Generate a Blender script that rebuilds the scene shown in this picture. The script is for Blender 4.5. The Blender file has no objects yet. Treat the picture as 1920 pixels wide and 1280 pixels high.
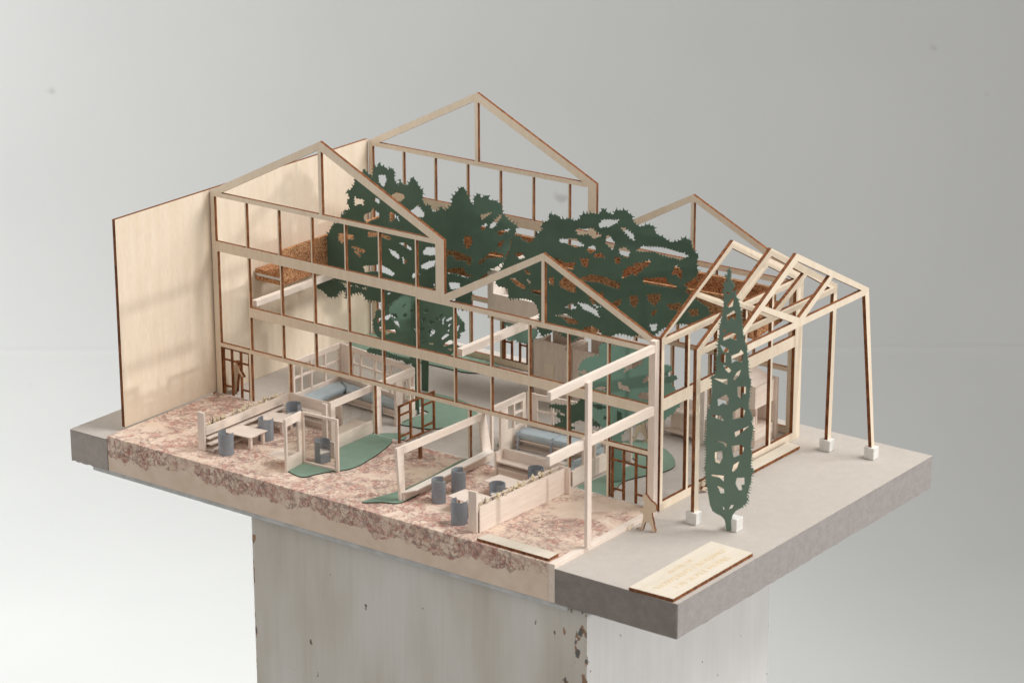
import bpy, bmesh, math, random
from mathutils import Vector, Matrix
from mathutils.geometry import delaunay_2d_cdt
R = math.radians
S = 0.0125            # every length below is in model centimetres; S turns it into metres
sc = bpy.context.scene
COL = sc.collection

# ------------------------------------------------------------------ camera
CAM = (211.892, -225.383, 108.9); PITCH = -18.457; YAW = -37.005; ROLL = -0.177; FPX = 5387.865
def cam_axes():
    p, y, r = R(PITCH), R(YAW), R(ROLL)
    fw = Vector((math.sin(y)*math.cos(p), math.cos(y)*math.cos(p), math.sin(p)))
    rt = fw.cross(Vector((0, 0, 1))).normalized(); up = rt.cross(fw)
    return rt*math.cos(r)+up*math.sin(r), up*math.cos(r)-rt*math.sin(r), fw
RT, UP, FW = cam_axes(); CV = Vector(CAM)
cd = bpy.data.cameras.new('camera'); cam = bpy.data.objects.new('camera', cd); COL.objects.link(cam)
cd.sensor_width = 36; cd.lens = FPX/1920*36; cd.clip_start = .1; cd.clip_end = 100
m = Matrix.Identity(4)
for i in range(3): m[i][0] = RT[i]; m[i][1] = UP[i]; m[i][2] = -FW[i]; m[i][3] = CAM[i]*S
cam.matrix_world = m; sc.camera = cam
cd.dof.use_dof = True; cd.dof.focus_distance = 312*S; cd.dof.aperture_fstop = 9

# ------------------------------------------------------------------ world and lamps
w = bpy.data.worlds.new('World'); sc.world = w; w.use_nodes = True
bg = w.node_tree.nodes['Background']; bg.inputs[0].default_value = (1, .94, .87, 1); bg.inputs[1].default_value = .56
def aim(o, src, dst):
    o.location = Vector(src)*S; o.rotation_euler = (Vector(dst)-Vector(src)).to_track_quat('-Z', 'Y').to_euler()
def area(name, src, dst, sx, sy, e, colr):
    l = bpy.data.lights.new(name, 'AREA'); l.shape = 'RECTANGLE'; l.size = sx*S; l.size_y = sy*S; l.energy = e; l.color = colr
    o = bpy.data.objects.new(name, l); COL.objects.link(o); aim(o, src, dst); return o
area('window_light', (205, 110, 300), (30, 0, 0), 160, 160, 168, (1, .985, .96))
# low window far off to the right: throws the soft bars on the side wall
l = bpy.data.lights.new('low_window_light', 'SPOT'); l.energy = 3000; l.color = (1, .96, .92); l.spot_size = R(9); l.spot_blend = .35; l.shadow_soft_size = 20*S
o = bpy.data.objects.new('low_window_light', l); COL.objects.link(o); aim(o, (1450, 48, 112), (32, 6, 5))
def room_xy(d, s): h = Vector((math.sin(R(YAW)), math.cos(R(YAW)), 0)); r = Vector((math.cos(R(YAW)), -math.sin(R(YAW)), 0)); p = Vector((CAM[0], CAM[1], 0))+h*d+r*s; return p.x, p.y
area('backdrop_fill', (*room_xy(425, -305), 70), (*room_xy(640, -150), 50), 160, 200, 270, (1, 1, .99))  # added unseen lamp, lifts the left of the backdrop
area('floor_fill', (*room_xy(425, -50), 120), (*room_xy(425, -50), -94), 180, 60, 20, (1, 1, .98)).data.spread = R(72)  # added overhead fill out of view, brightens the floor behind the model
sc.view_settings.view_transform = 'Standard'; sc.view_settings.look = 'None'; sc.view_settings.exposure = 0; sc.view_settings.gamma = 1
sc.render.engine = 'CYCLES'

# ------------------------------------------------------------------ materials
def mat(name, base, rough=.75, dark=None, scale=1.0, stretch=(1, 1, 1), detail=6, lo=.35, hi=.65, bump=0, spec=.3, fine=None, finescale=12):
    m = bpy.data.materials.new(name); m.use_nodes = True; nt = m.node_tree; N = nt.nodes; L = nt.links
    b = N['Principled BSDF']; b.inputs['Roughness'].default_value = rough; b.inputs['Specular IOR Level'].default_value = spec
    tc = N.new('ShaderNodeTexCoord'); mp = N.new('ShaderNodeMapping'); mp.inputs['Scale'].default_value = tuple(s/S for s in stretch)
    L.new(tc.outputs['Object'], mp.inputs[0])
    n = N.new('ShaderNodeTexNoise'); n.inputs['Scale'].default_value = scale; n.inputs['Detail'].default_value = detail
    L.new(mp.outputs[0], n.inputs['Vector'])
    r = N.new('ShaderNodeValToRGB'); r.color_ramp.elements[0].position = lo; r.color_ramp.elements[1].position = hi
    d = dark or tuple(c*.86 for c in base)
    r.color_ramp.elements[0].color = (*d, 1); r.color_ramp.elements[1].color = (*base, 1)
    L.new(n.outputs[0], r.inputs[0]); out = r.outputs[0]
    if fine:
        n2 = N.new('ShaderNodeTexNoise'); n2.inputs['Scale'].default_value = finescale; n2.inputs['Detail'].default_value = 4
        L.new(mp.outputs[0], n2.inputs['Vector'])
        mr = N.new('ShaderNodeMapRange'); mr.inputs[1].default_value = .3; mr.inputs[2].default_value = .7; mr.inputs[3].default_value = 1-fine; mr.inputs[4].default_value = 1+fine
        L.new(n2.outputs[0], mr.inputs[0])
        mx = N.new('ShaderNodeMix'); mx.data_type = 'RGBA'; mx.blend_type = 'MULTIPLY'; mx.inputs[0].default_value = 1
        L.new(out, mx.inputs[6]); L.new(mr.outputs[0], mx.inputs[7]); out = mx.outputs[2]
    L.new(out, b.inputs['Base Color'])
    if bump:
        bp = N.new('ShaderNodeBump'); bp.inputs['Strength'].default_value = bump; bp.inputs['Distance'].default_value = .02*S
        L.new(n.outputs[0], bp.inputs['Height']); L.new(bp.outputs[0], b.inputs['Normal'])
    return m
PLY = mat('plywood', (.835, .73, .595), .7, (.79, .675, .53), 1.2, (1, 1, .12), fine=.05, finescale=9)
PLYF = mat('plywood_flat', (.74, .68, .585), .7, (.70, .635, .53), 1.0, (1, .12, 1), fine=.04, finescale=9)
BURN = mat('laser_burnt_edge', (.28, .105, .035), .8, (.12, .04, .014), 3, (1, 1, .4), fine=.25)
BALSA = mat('balsa', (.82, .71, .635), .8, (.77, .65, .57), 1.6, (1, 1, .15), fine=.06, finescale=8)
BALSAH = mat('balsa_lengthwise', (.83, .73, .65), .8, (.78, .67, .585), 1.6, (1, .1, 1.4), fine=.06, finescale=8)
BALSAX = mat('balsa_crosswise', (.82, .71, .635), .8, (.77, .66, .575), 1.6, (.1, 1, 1.4), fine=.06, finescale=8)
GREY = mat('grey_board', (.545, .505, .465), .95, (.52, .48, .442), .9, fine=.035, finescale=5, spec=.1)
GREY_SHADE = mat('grey_board_shaded', (.31, .28, .26), .95, (.27, .245, .23), 1.2, fine=.08, finescale=5, spec=.1)  # same board as the top, shade of the side faces put into the grey
GREEN = mat('dark_green_card', (.084, .142, .104), .8, (.074, .128, .092), .5, fine=.04)
TEAL = mat('teal_green_card', (.13, .23, .18), .8, (.12, .21, .165), .5, fine=.04)
MIDG = mat('mid_green_card', (.11, .19, .14), .8, (.095, .165, .122), .5, fine=.04)
LGREEN = mat('light_green_card', (.20, .33, .27), .8, (.18, .30, .245), .5)
GRASS = mat('grass_card', (.22, .32, .25), .85, (.20, .295, .23), .7, fine=.03)
GEDGE = mat('card_cut_edge', (.05, .05, .04), .9)
CHAIR = mat('blue_grey_card', (.28, .305, .34), .6, (.25, .275, .31), 2, fine=.04)
CUSH = mat('pale_blue_paper', (.42, .49, .525), .5, (.38, .45, .49), 1.5)
STRAP = mat('blue_grey_strap', (.36, .40, .45), .6)
WHITE = mat('white_foam', (.80, .80, .78), .8, (.72, .72, .70), 2)
PAPERW = mat('white_paper', (.80, .74, .68), .8, (.74, .68, .62), 2)
FLOW = mat('dried_flower', (.82, .76, .60), .9, (.66, .52, .34), 3, lo=.4, hi=.6)
FLOWD = mat('dried_stem', (.12, .08, .07), .9)
TEXT = mat('laser_engraving', (.80, .64, .42), .8, (.76, .60, .38), 3)
FOAM = mat('white_foam_board', (.62, .64, .65), .7, (.50, .52, .53), .8)

def cork():
    m = bpy.data.materials.new('cork'); m.use_nodes = True; nt = m.node_tree; N = nt.nodes; L = nt.links; b = N['Principled BSDF']
    b.inputs['Roughness'].default_value = .95; b.inputs['Specular IOR Level'].default_value = .1
    tc = N.new('ShaderNodeTexCoord'); v = N.new('ShaderNodeTexVoronoi'); v.inputs['Scale'].default_value = 8.5/S; L.new(tc.outputs['Object'], v.inputs['Vector'])
    r = N.new('ShaderNodeValToRGB'); e = r.color_ramp.elements
    e[0].position = 0; e[0].color = (.09, .035, .018, 1); e[1].position = 1; e[1].color = (.62, .38, .21, 1)
    x = e.new(.22); x.color = (.32, .135, .06, 1); x = e.new(.6); x.color = (.46, .23, .115, 1)
    sx = N.new('ShaderNodeSeparateColor'); L.new(v.outputs['Color'], sx.inputs[0]); L.new(sx.outputs[0], r.inputs[0]); L.new(r.outputs[0], b.inputs['Base Color'])
    bp = N.new('ShaderNodeBump'); bp.inputs['Strength'].default_value = .6; bp.inputs['Distance'].default_value = .06*S; L.new(v.outputs['Distance'], bp.inputs['Height']); L.new(bp.outputs[0], b.inputs['Normal'])
    return m
CORK = cork()

def marble():
    m = bpy.data.materials.new('marbled_paper'); m.use_nodes = True; nt = m.node_tree; N = nt.nodes; L = nt.links; b = N['Principled BSDF']
    b.inputs['Roughness'].default_value = .55; b.inputs['Specular IOR Level'].default_value = .25
    tc = N.new('ShaderNodeTexCoord'); mp = N.new('ShaderNodeMapping'); mp.inputs['Scale'].default_value = (1/S, 1/S, 1/S); L.new(tc.outputs['Object'], mp.inputs[0])
    def noise(sc_, det=8, dist=0., rough=.6, off=0):
        mq = N.new('ShaderNodeMapping'); mq.inputs['Location'].default_value = (off, off*.7, off*.3); L.new(mp.outputs[0], mq.inputs[0])
        n = N.new('ShaderNodeTexNoise'); n.inputs['Scale'].default_value = sc_; n.inputs['Detail'].default_value = det; n.inputs['Distortion'].default_value = dist; n.inputs['Roughness'].default_value = rough
        L.new(mq.outputs[0], n.inputs['Vector']); return n.outputs[0]
    def rng(x, a, c, lo=0., hi=1.):
        q = N.new('ShaderNodeMapRange'); q.inputs[1].default_value = a; q.inputs[2].default_value = c; q.inputs[3].default_value = lo; q.inputs[4].default_value = hi; L.new(x, q.inputs[0]); return q.outputs[0]
    def math_(op, a, c):
        q = N.new('ShaderNodeMath'); q.operation = op
        for i, z in enumerate((a, c)):
            if isinstance(z, (int, float)): q.inputs[i].default_value = z
            else: L.new(z, q.inputs[i])
        q.use_clamp = True; return q.outputs[0]
    def mix(f, a, c):
        q = N.new('ShaderNodeMix'); q.data_type = 'RGBA'
        L.new(f, q.inputs[0])
        for i, z in ((6, a), (7, c)):
            if isinstance(z, tuple): q.inputs[i].default_value = (*z, 1)
            else: L.new(z, q.inputs[i])
        return q.outputs[2]
    base = mix(rng(noise(.5, 5), .35, .65), (.76, .61, .49), (.84, .70, .59))
    # warped coordinates for the clots
    wn = N.new('ShaderNodeTexNoise'); wn.inputs['Scale'].default_value = .9; wn.inputs['Detail'].default_value = 5; L.new(mp.outputs[0], wn.inputs['Vector'])
    sub = N.new('ShaderNodeVectorMath'); sub.operation = 'MULTIPLY_ADD'; sub.inputs[1].default_value = (2.2, 2.2, 2.2); L.new(wn.outputs['Color'], sub.inputs[0]); L.new(mp.outputs[0], sub.inputs[2])
    vo = N.new('ShaderNodeTexVoronoi'); vo.feature = 'DISTANCE_TO_EDGE'; vo.inputs['Scale'].default_value = 1.25; L.new(sub.outputs[0], vo.inputs['Vector'])
    vc = N.new('ShaderNodeTexVoronoi'); vc.inputs['Scale'].default_value = 1.25; L.new(sub.outputs[0], vc.inputs['Vector'])
    sp = N.new('ShaderNodeSeparateColor'); L.new(vc.outputs['Color'], sp.inputs[0])
    region = rng(noise(.16, 8, .6, .68, 3.3), .40, .50)                   # where the veined bands run
    z = N.new('ShaderNodeSeparateXYZ'); L.new(mp.outputs[0], z.inputs[0])
    low = N.new('ShaderNodeMath'); low.operation = 'MULTIPLY_ADD'; L.new(noise(.22, 7, .3, .6, 9.1), low.inputs[0]); low.inputs[1].default_value = 5.5; low.inputs[2].default_value = -.75
    dz = N.new('ShaderNodeMath'); dz.operation = 'SUBTRACT'; L.new(z.outputs[2], dz.inputs[0]); L.new(low.outputs[0], dz.inputs[1])
    keep = rng(dz.outputs[0], -.06, .1)                                  # the lower half of the front edge stays plain
    region = math_('MULTIPLY', region, keep)
    redm = math_('MULTIPLY', math_('MULTIPLY', rng(sp.outputs[0], .46, .52), region), rng(noise(1.6, 8, 1., .7), .46, .53))
    red = mix(rng(noise(2.2, 6), .35, .65), (.40, .17, .145), (.64, .38, .31))
    c = mix(redm, base, red)
    pinkm = math_('MULTIPLY', math_('MULTIPLY', rng(noise(.5, 8, .8, .7, 21), .47, .56), region), .5)
    c = mix(pinkm, c, (.60, .37, .31))
    greym = math_('MULTIPLY', math_('MULTIPLY', rng(noise(.9, 9, 1.2, .75, 14), .51, .57), region), .72)
    c = mix(greym, c, (.30, .225, .205))
    vein = math_('MULTIPLY', math_('MULTIPLY', rng(vo.outputs[0], .0, .07, 1, 0), region), rng(noise(1.1, 6, 0, .6, 5), .38, .5, 0, .85))
    c = mix(vein, c, (.24, .13, .12))
    L.new(c, b.inputs['Base Color']); return m
MARBLE = marble()

def pedestal_paint():
    m = bpy.data.materials.new('chipped_white_paint'); m.use_nodes = True; nt = m.node_tree; N = nt.nodes; L = nt.links; b = N['Principled BSDF']
    b.inputs['Roughness'].default_value = .5
    tc = N.new('ShaderNodeTexCoord'); mp = N.new('ShaderNodeMapping'); mp.inputs['Scale'].default_value = (1/S, 1/S, 1/S); L.new(tc.outputs['Object'], mp.inputs[0])
    def noise(scl, st, det=6, off=0):
        q = N.new('ShaderNodeMapping'); q.inputs['Scale'].default_value = st; q.inputs['Location'].default_value = (off, off, off); L.new(mp.outputs[0], q.inputs[0])
        n = N.new('ShaderNodeTexNoise'); n.inputs['Scale'].default_value = scl; n.inputs['Detail'].default_value = det; L.new(q.outputs[0], n.inputs['Vector']); return n.outputs[0]
    def ramp(x, pts):
        r = N.new('ShaderNodeValToRGB'); e = r.color_ramp.elements
        e[0].position, e[0].color = pts[0][0], (*pts[0][1], 1); e[1].position, e[1].color = pts[-1][0], (*pts[-1][1], 1)
        for p, c in pts[1:-1]: q = e.new(p); q.color = (*c, 1)
        L.new(x, r.inputs[0]); return r.outputs[0]
    def mix(f, a, c):
        q = N.new('ShaderNodeMix'); q.data_type = 'RGBA'; L.new(f, q.inputs[0])
        for i, zz in ((6, a), (7, c)):
            if isinstance(zz, tuple): q.inputs[i].default_value = (*zz, 1)
            else: L.new(zz, q.inputs[i])
        return q.outputs[2]
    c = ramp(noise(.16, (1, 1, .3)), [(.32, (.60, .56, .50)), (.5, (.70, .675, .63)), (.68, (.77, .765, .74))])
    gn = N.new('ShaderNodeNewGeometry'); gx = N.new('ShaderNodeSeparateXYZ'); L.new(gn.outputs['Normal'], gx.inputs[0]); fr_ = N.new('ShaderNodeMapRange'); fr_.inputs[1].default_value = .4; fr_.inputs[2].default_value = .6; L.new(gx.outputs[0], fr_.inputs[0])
    c = mix(fr_.outputs[0], c, ramp(noise(.3, (1, 1, .4), 5, 9), [(.35, (.86, .865, .87)), (.7, (.92, .925, .935))]))  # the +X face is painted whiter to carry the light falling on it
    st = ramp(noise(2.5, (1, 1, .03), 3, 4), [(.35, (.965, .965, .96)), (.6, (1, 1, 1))])
    mu = N.new('ShaderNodeMix'); mu.data_type = 'RGBA'; mu.blend_type = 'MULTIPLY'; mu.inputs[0].default_value = 1; L.new(c, mu.inputs[6]); L.new(st, mu.inputs[7]); c = mu.outputs[2]
    # chips crowd the vertical corners
    g = N.new('ShaderNodeSeparateXYZ'); L.new(mp.outputs[0], g.inputs[0])
    def near(sock, at, wdt, amp):
        a = N.new('ShaderNodeMath'); a.operation = 'SUBTRACT'; L.new(sock, a.inputs[0]); a.inputs[1].default_value = at
        a2 = N.new('ShaderNodeMath'); a2.operation = 'ABSOLUTE'; L.new(a.outputs[0], a2.inputs[0])
        q = N.new('ShaderNodeMapRange'); q.inputs[1].default_value = 0; q.inputs[2].default_value = wdt; q.inputs[3].default_value = amp; q.inputs[4].default_value = 0; L.new(a2.outputs[0], q.inputs[0]); return q.outputs[0]
    e1 = near(g.outputs[0], -21.8, .7, .19)
    ex, ey = near(g.outputs[0], 21.8, 4.5, .2), near(g.outputs[1], -16.8, .6, 1.)
    em = N.new('ShaderNodeMath'); em.operation = 'MULTIPLY'; L.new(ex, em.inputs[0]); L.new(ey, em.inputs[1]); e2 = em.outputs[0]; e3 = near(g.outputs[1], 16.8, .5, .1)
    s1 = N.new('ShaderNodeMath'); L.new(e1, s1.inputs[0]); L.new(e2, s1.inputs[1]); s2 = N.new('ShaderNodeMath'); L.new(s1.outputs[0], s2.inputs[0]); L.new(e3, s2.inputs[1])
    s3 = N.new('ShaderNodeMath'); L.new(s2.outputs[0], s3.inputs[0]); L.new(noise(.9, (1, 1, .55), 8, 7), s3.inputs[1])
    chip = ramp(s3.outputs[0], [(.70, (0, 0, 0)), (.715, (1, 1, 1))])
    cc = ramp(noise(1.4, (1, 1, 1), 3, 2), [(.42, (.14, .14, .14)), (.5, (.30, .17, .10)), (.62, (.40, .25, .15))])
    c = mix(chip, c, cc); L.new(c, b.inputs['Base Color'])
    bp = N.new('ShaderNodeBump'); bp.inputs['Strength'].default_value = .12; bp.inputs['Distance'].default_value = .05*S; L.new(noise(3, (1, 1, .04), 4), bp.inputs['Height']); L.new(bp.outputs[0], b.inputs['Normal'])
    return m
PAINT = pedestal_paint()

def studio(name, a, c_, scl):
    m = bpy.data.materials.new(name); m.use_nodes = True; nt = m.node_tree; N = nt.nodes; L = nt.links; b = N['Principled BSDF']; b.inputs['Roughness'].default_value = .85; b.inputs['Specular IOR Level'].default_value = .15
    tc = N.new('ShaderNodeTexCoord'); n = N.new('ShaderNodeTexNoise'); n.inputs['Scale'].default_value = scl/S; n.inputs['Detail'].default_value = 5; L.new(tc.outputs['Object'], n.inputs['Vector'])
    r = N.new('ShaderNodeValToRGB'); r.color_ramp.elements[0].position = .35; r.color_ramp.elements[0].color = (*c_, 1); r.color_ramp.elements[1].position = .65; r.color_ramp.elements[1].color = (*a, 1); L.new(n.outputs[0], r.inputs[0])
    n2 = N.new('ShaderNodeTexNoise'); n2.inputs['Scale'].default_value = .12/S; n2.inputs['Detail'].default_value = 3; L.new(tc.outputs['Object'], n2.inputs['Vector'])
    r2 = N.new('ShaderNodeValToRGB'); r2.color_ramp.elements[0].position = .225; r2.color_ramp.elements[0].color = (.78, .77, .77, 1); r2.color_ramp.elements[1].position = .27; r2.color_ramp.elements[1].color = (1, 1, 1, 1); L.new(n2.outputs[0], r2.inputs[0])
    mu = N.new('ShaderNodeMix'); mu.data_type = 'RGBA'; mu.blend_type = 'MULTIPLY'; mu.inputs[0].default_value = 1; L.new(r.outputs[0], mu.inputs[6]); L.new(r2.outputs[0], mu.inputs[7]); L.new(mu.outputs[2], b.inputs['Base Color']); return m
WALLM = studio('studio_wall_paint', (.345, .352, .35), (.333, .34, .339), .02)
FLOORM = studio('studio_floor_paint', (.40, .41, .405), (.388, .398, .393), .02)
SMUDGE = mat('scuff_mark', (.42, .43, .43), .9)

def glass():
    m = bpy.data.materials.new('clear_acrylic'); m.use_nodes = True; nt = m.node_tree; N = nt.nodes; L = nt.links; N.remove(N['Principled BSDF'])
    o = N['Material Output']; t = N.new('ShaderNodeBsdfTransparent'); t.inputs[0].default_value = (.90, .895, .88, 1); g = N.new('ShaderNodeBsdfGlossy'); g.inputs['Roughness'].default_value = .04
    mx = N.new('ShaderNodeMixShader'); mx.inputs[0].default_value = .035
    L.new(t.outputs[0], mx.inputs[1]); L.new(g.outputs[0], mx.inputs[2]); L.new(mx.outputs[0], o.inputs[0]); return m
GLASS = glass()

# ------------------------------------------------------------------ building helpers
def origin(o):
    v = Vector((0, 0, 0))
    while o: v += o.location; o = o.parent
    return v
def link(name, me, parent=None):
    o = bpy.data.objects.new(name, me); COL.objects.link(o)
    if parent:
        o.parent = parent; me.transform(Matrix.Translation(-origin(parent)))
    else:
        lo = [min(v.co[i] for v in me.vertices) for i in range(3)]; hi = [max(v.co[i] for v in me.vertices) for i in range(3)]
        c = Vector(((lo[0]+hi[0])/2, (lo[1]+hi[1])/2, lo[2])); me.transform(Matrix.Translation(-c)); o.location = c
    return o
def tag(o, label, cat=None, group=None, kind=None):
    if label: o['label'] = label
    if cat: o['category'] = cat
    if group: o['group'] = group
    if kind: o['kind'] = kind
    return o
def thing(name, label, cat, at, group=None, kind=None):
    o = bpy.data.objects.new(name, None); COL.objects.link(o); o.empty_display_size = .01; o.location = Vector(at)*S
    return tag(o, label, cat, group, kind)
class MB:
    def __init__(s): s.v = []; s.f = []; s.m = []
    def box(s, x0, x1, y0, y1, z0, z1, mi=0):
        b = len(s.v)
        for x in (x0, x1):
            for y in (y0, y1):
                for z in (z0, z1): s.v.append((x*S, y*S, z*S))
        for f in ((0, 1, 3, 2), (4, 6, 7, 5), (0, 4, 5, 1), (2, 3, 7, 6), (0, 2, 6, 4), (1, 5, 7, 3)): s.f.append([b+i for i in f]); s.m.append(mi)
        return s
    def bar(s, a, c, wid, z0, z1, mi=0):
        """upright slab from a to c in plan"""
        dx, dy = c[0]-a[0], c[1]-a[1]; l = math.hypot(dx, dy); nx, ny = -dy/l*wid/2, dx/l*wid/2; b = len(s.v)
        for (x, y) in ((a[0]+nx, a[1]+ny), (a[0]-nx, a[1]-ny), (c[0]-nx, c[1]-ny), (c[0]+nx, c[1]+ny)):
            for z in (z0, z1): s.v.append((x*S, y*S, z*S))
        for f in ((0, 2, 4, 6), (1, 7, 5, 3), (0, 1, 3, 2), (2, 3, 5, 4), (4, 5, 7, 6), (6, 7, 1, 0)): s.f.append([b+i for i in f]); s.m.append(mi)
        return s
    def prism(s, pts, z0, z1, mi=0):
        b = len(s.v); n = len(pts)
        for z in (z0, z1):
            for (x, y) in pts: s.v.append((x*S, y*S, z*S))
        s.f.append([b+i for i in range(n)][::-1]); s.f.append([b+n+i for i in range(n)]); s.m += [mi, mi]
        for i in range(n): j = (i+1) % n; s.f.append([b+i, b+j, b+n+j, b+n+i]); s.m.append(mi)
        return s
    def poly(s, P, faces, mi=0):
        b = len(s.v); s.v += [(x*S, y*S, z*S) for x, y, z in P]
        for f in faces: s.f.append([b+i for i in f]); s.m.append(mi)
        return s
    def build(s, name, mats, parent=None, bevel=0):
        me = bpy.data.meshes.new(name); me.from_pydata(s.v, [], s.f)
        for m in (mats if isinstance(mats, (list, tuple)) else [mats]): me.materials.append(m)
        for p, mi in zip(me.polygons, s.m): p.material_index = mi
        bm = bmesh.new(); bm.from_mesh(me)
        if bevel: bmesh.ops.bevel(bm, geom=bm.edges[:], offset=bevel*S, segments=2, affect='EDGES', profile=.5)
        bmesh.ops.recalc_face_normals(bm, faces=bm.faces[:]); bm.to_mesh(me); bm.free()
        return link(name, me, parent)
def box(name, m, dims, parent=None, bevel=0): return MB().box(*dims).build(name, m, parent, bevel)

class Pl:
    """a vertical plane through (x0, y0) running along (tx, ty); s runs along it, z is up"""
    def __init__(s, x0, y0, tx, ty):
        l = math.hypot(tx, ty); s.o = Vector((x0, y0, 0)); s.t = Vector((tx/l, ty/l, 0)); s.n = Vector((ty/l, -tx/l, 0))
    def at(s, px, py):
        r = FW+RT*(px-960)/FPX-UP*(py-640)/FPX; k = (s.o-CV).dot(s.n)/r.dot(s.n); p = CV+r*k-s.o
        return (p.dot(s.t), p.z)
PX = Pl(0, 0, 1, 0)
class Bent:
    """a vertical sheet of bent card following a smooth plan curve"""
    def __init__(s, pts):
        P = []; n = len(pts)
        for i in range(n-1):
            p0, p1, p2, p3 = pts[max(i-1, 0)], pts[i], pts[i+1], pts[min(i+2, n-1)]
            for k in range(8):
                t = k/8; P.append(tuple(.5*(2*p1[j]+(p2[j]-p0[j])*t+(2*p0[j]-5*p1[j]+4*p2[j]-p3[j])*t*t+(3*p1[j]-p0[j]-3*p2[j]+p3[j])*t**3) for j in (0, 1)))
        P.append(pts[-1]); s.P = P; s.L = [0]
        for a, c in zip(P, P[1:]): s.L.append(s.L[-1]+math.hypot(c[0]-a[0], c[1]-a[1]))
    def at(s, px, py):
        best = None; n = len(s.P)
        for i in range(n-1):
            a, c = s.P[i], s.P[i+1]; l = s.L[i+1]-s.L[i]; u, z = Pl(a[0], a[1], c[0]-a[0], c[1]-a[1]).at(px, py)
            o = max(0, -u if i > 0 else 0, u-l if i < n-2 else 0)
            if best is None or o < best[0]: best = (o, s.L[i]+u, z)
        return best[1:]
    def pos(s, q):
        i = 0
        while i < len(s.L)-2 and s.L[i+1] < q: i += 1
        a, c = s.P[i], s.P[i+1]; l = s.L[i+1]-s.L[i]; t = (q-s.L[i])/l; return a[0]+(c[0]-a[0])*t, a[1]+(c[1]-a[1])*t, (c[1]-a[1])/l, -(c[0]-a[0])/l
def AY(y): return Pl(0, y, 1, 0)
def AX(x): return Pl(x, 0, 0, 1)
def jag(pts, step=.42, amp=.3, seed=1, keep=0):
    rd = random.Random(seed); out = []; n = len(pts)
    ar = sum(pts[i][0]*pts[(i+1) % n][1]-pts[(i+1) % n][0]*pts[i][1] for i in range(n)); sg = 1 if ar > 0 else -1
    for i in range(n):
        a, c = pts[i], pts[(i+1) % n]; l = math.hypot(c[0]-a[0], c[1]-a[1])
        out.append(a)
        if l < 1e-6 or min(a[1], c[1]) < keep: continue
        k = max(1, int(l/step)); ux, uy = (c[0]-a[0])/l, (c[1]-a[1])/l; nx, ny = uy*sg, -ux*sg
        for j in range(k):
            t0 = (j+.5)/k*l; q = amp*rd.uniform(.25, 1.25); wd = l/k*rd.uniform(.16, .34); ln = rd.uniform(-.5, .5)*amp; dip = -amp*rd.uniform(.0, .35)
            for tt, qq in ((t0-wd, dip), (t0+ln*.5, q), (t0+wd*.35, dip*.3+q*.25), (t0+wd, dip)):
                tt = min(max(tt, .01*l), .99*l); out.append((a[0]+ux*tt+nx*qq, a[1]+uy*tt+ny*qq))
    return out
def panel(name, pl, outer, holes, th, face, edge, parent=None, off=0, flat=None, bend=0):
    """a sheet with cut-outs: outer and holes are lists of (s, z); flat=z lays it on the floor with (x, y) points"""
    loops = [list(outer)]+[list(h) for h in holes]; vs = []; es = []
    for lp in loops:
        b0 = len(vs); vs += [Vector((x, y)) for x, y in lp]; es += [(b0+i, b0+(i+1) % len(lp)) for i in range(len(lp))]
    if isinstance(pl, Bent):
        x0, x1 = min(p[0] for p in outer), max(p[0] for p in outer); y0, y1 = min(p[1] for p in outer), max(p[1] for p in outer)
        vs += [Vector((x0+.011+i*1.1, y0+.013+j*1.7)) for i in range(int((x1-x0)/1.1)+1) for j in range(int((y1-y0)/1.7)+1)]
    V2, _, F2, _, _, _ = delaunay_2d_cdt(vs, es, [], 0, 1e-5)
    def inside(x, y, lp):
        c = False; n = len(lp); j = n-1
        for i in range(n):
            xi, yi = lp[i]; xj, yj = lp[j]
            if (yi > y) != (yj > y) and x < (xj-xi)*(y-yi)/(yj-yi)+xi: c = not c
            j = i
        return c
    keepf = []
    for f in F2:
        cx = sum(V2[i][0] for i in f)/len(f); cy = sum(V2[i][1] for i in f)/len(f)
        if inside(cx, cy, loops[0]) and not any(inside(cx, cy, h) for h in loops[1:]): keepf.append(list(f))
    bm = bmesh.new(); lo = {}; hi = {}
    for f in keepf:
        for i in f:
            if i not in lo: lo[i] = bm.verts.new((V2[i][0]*S, V2[i][1]*S, -th/2*S)); hi[i] = bm.verts.new((V2[i][0]*S, V2[i][1]*S, th/2*S))
    cnt = {}
    for f in keepf:
        bm.faces.new([hi[i] for i in f]); bm.faces.new([lo[i] for i in reversed(f)])
        for k in range(len(f)): e = (f[k], f[(k+1) % len(f)]); cnt[e] = 1
    for (i, j) in list(cnt):
        if (j, i) not in cnt: bm.faces.new((lo[i], lo[j], hi[j], hi[i]))
    me = bpy.data.meshes.new(name); bm.to_mesh(me); bm.free()
    if isinstance(pl, Bent):
        for v in me.vertices:
            x, y, nx, ny = pl.pos(v.co.x/S); h = v.co.z; z = v.co.y; v.co = (x*S+nx*h, y*S+ny*h, z)
        me.materials.append(face); me.name = name; me.update(); return link(name, me, parent)
    if flat is None:
        M = Matrix.Identity(4); o_ = pl.o+pl.n*off
        for i in range(3): M[i][0] = pl.t[i]; M[i][1] = (0, 0, 1)[i]; M[i][2] = pl.n[i]; M[i][3] = o_[i]*S
        ax = pl.n
    else:
        M = Matrix.Translation((0, 0, (flat+th/2)*S)); ax = Vector((0, 0, 1))
    me.transform(M)
    me.materials.clear(); me.materials.append(face); me.materials.append(edge)
    for p in me.polygons: p.material_index = 0 if abs(p.normal.dot(ax)) > .5 else 1; p.use_smooth = False
    me.name = name
    return link(name, me, parent)
def rect(a, b, c, d): return [(a, c), (b, c), (b, d), (a, d)]

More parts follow.
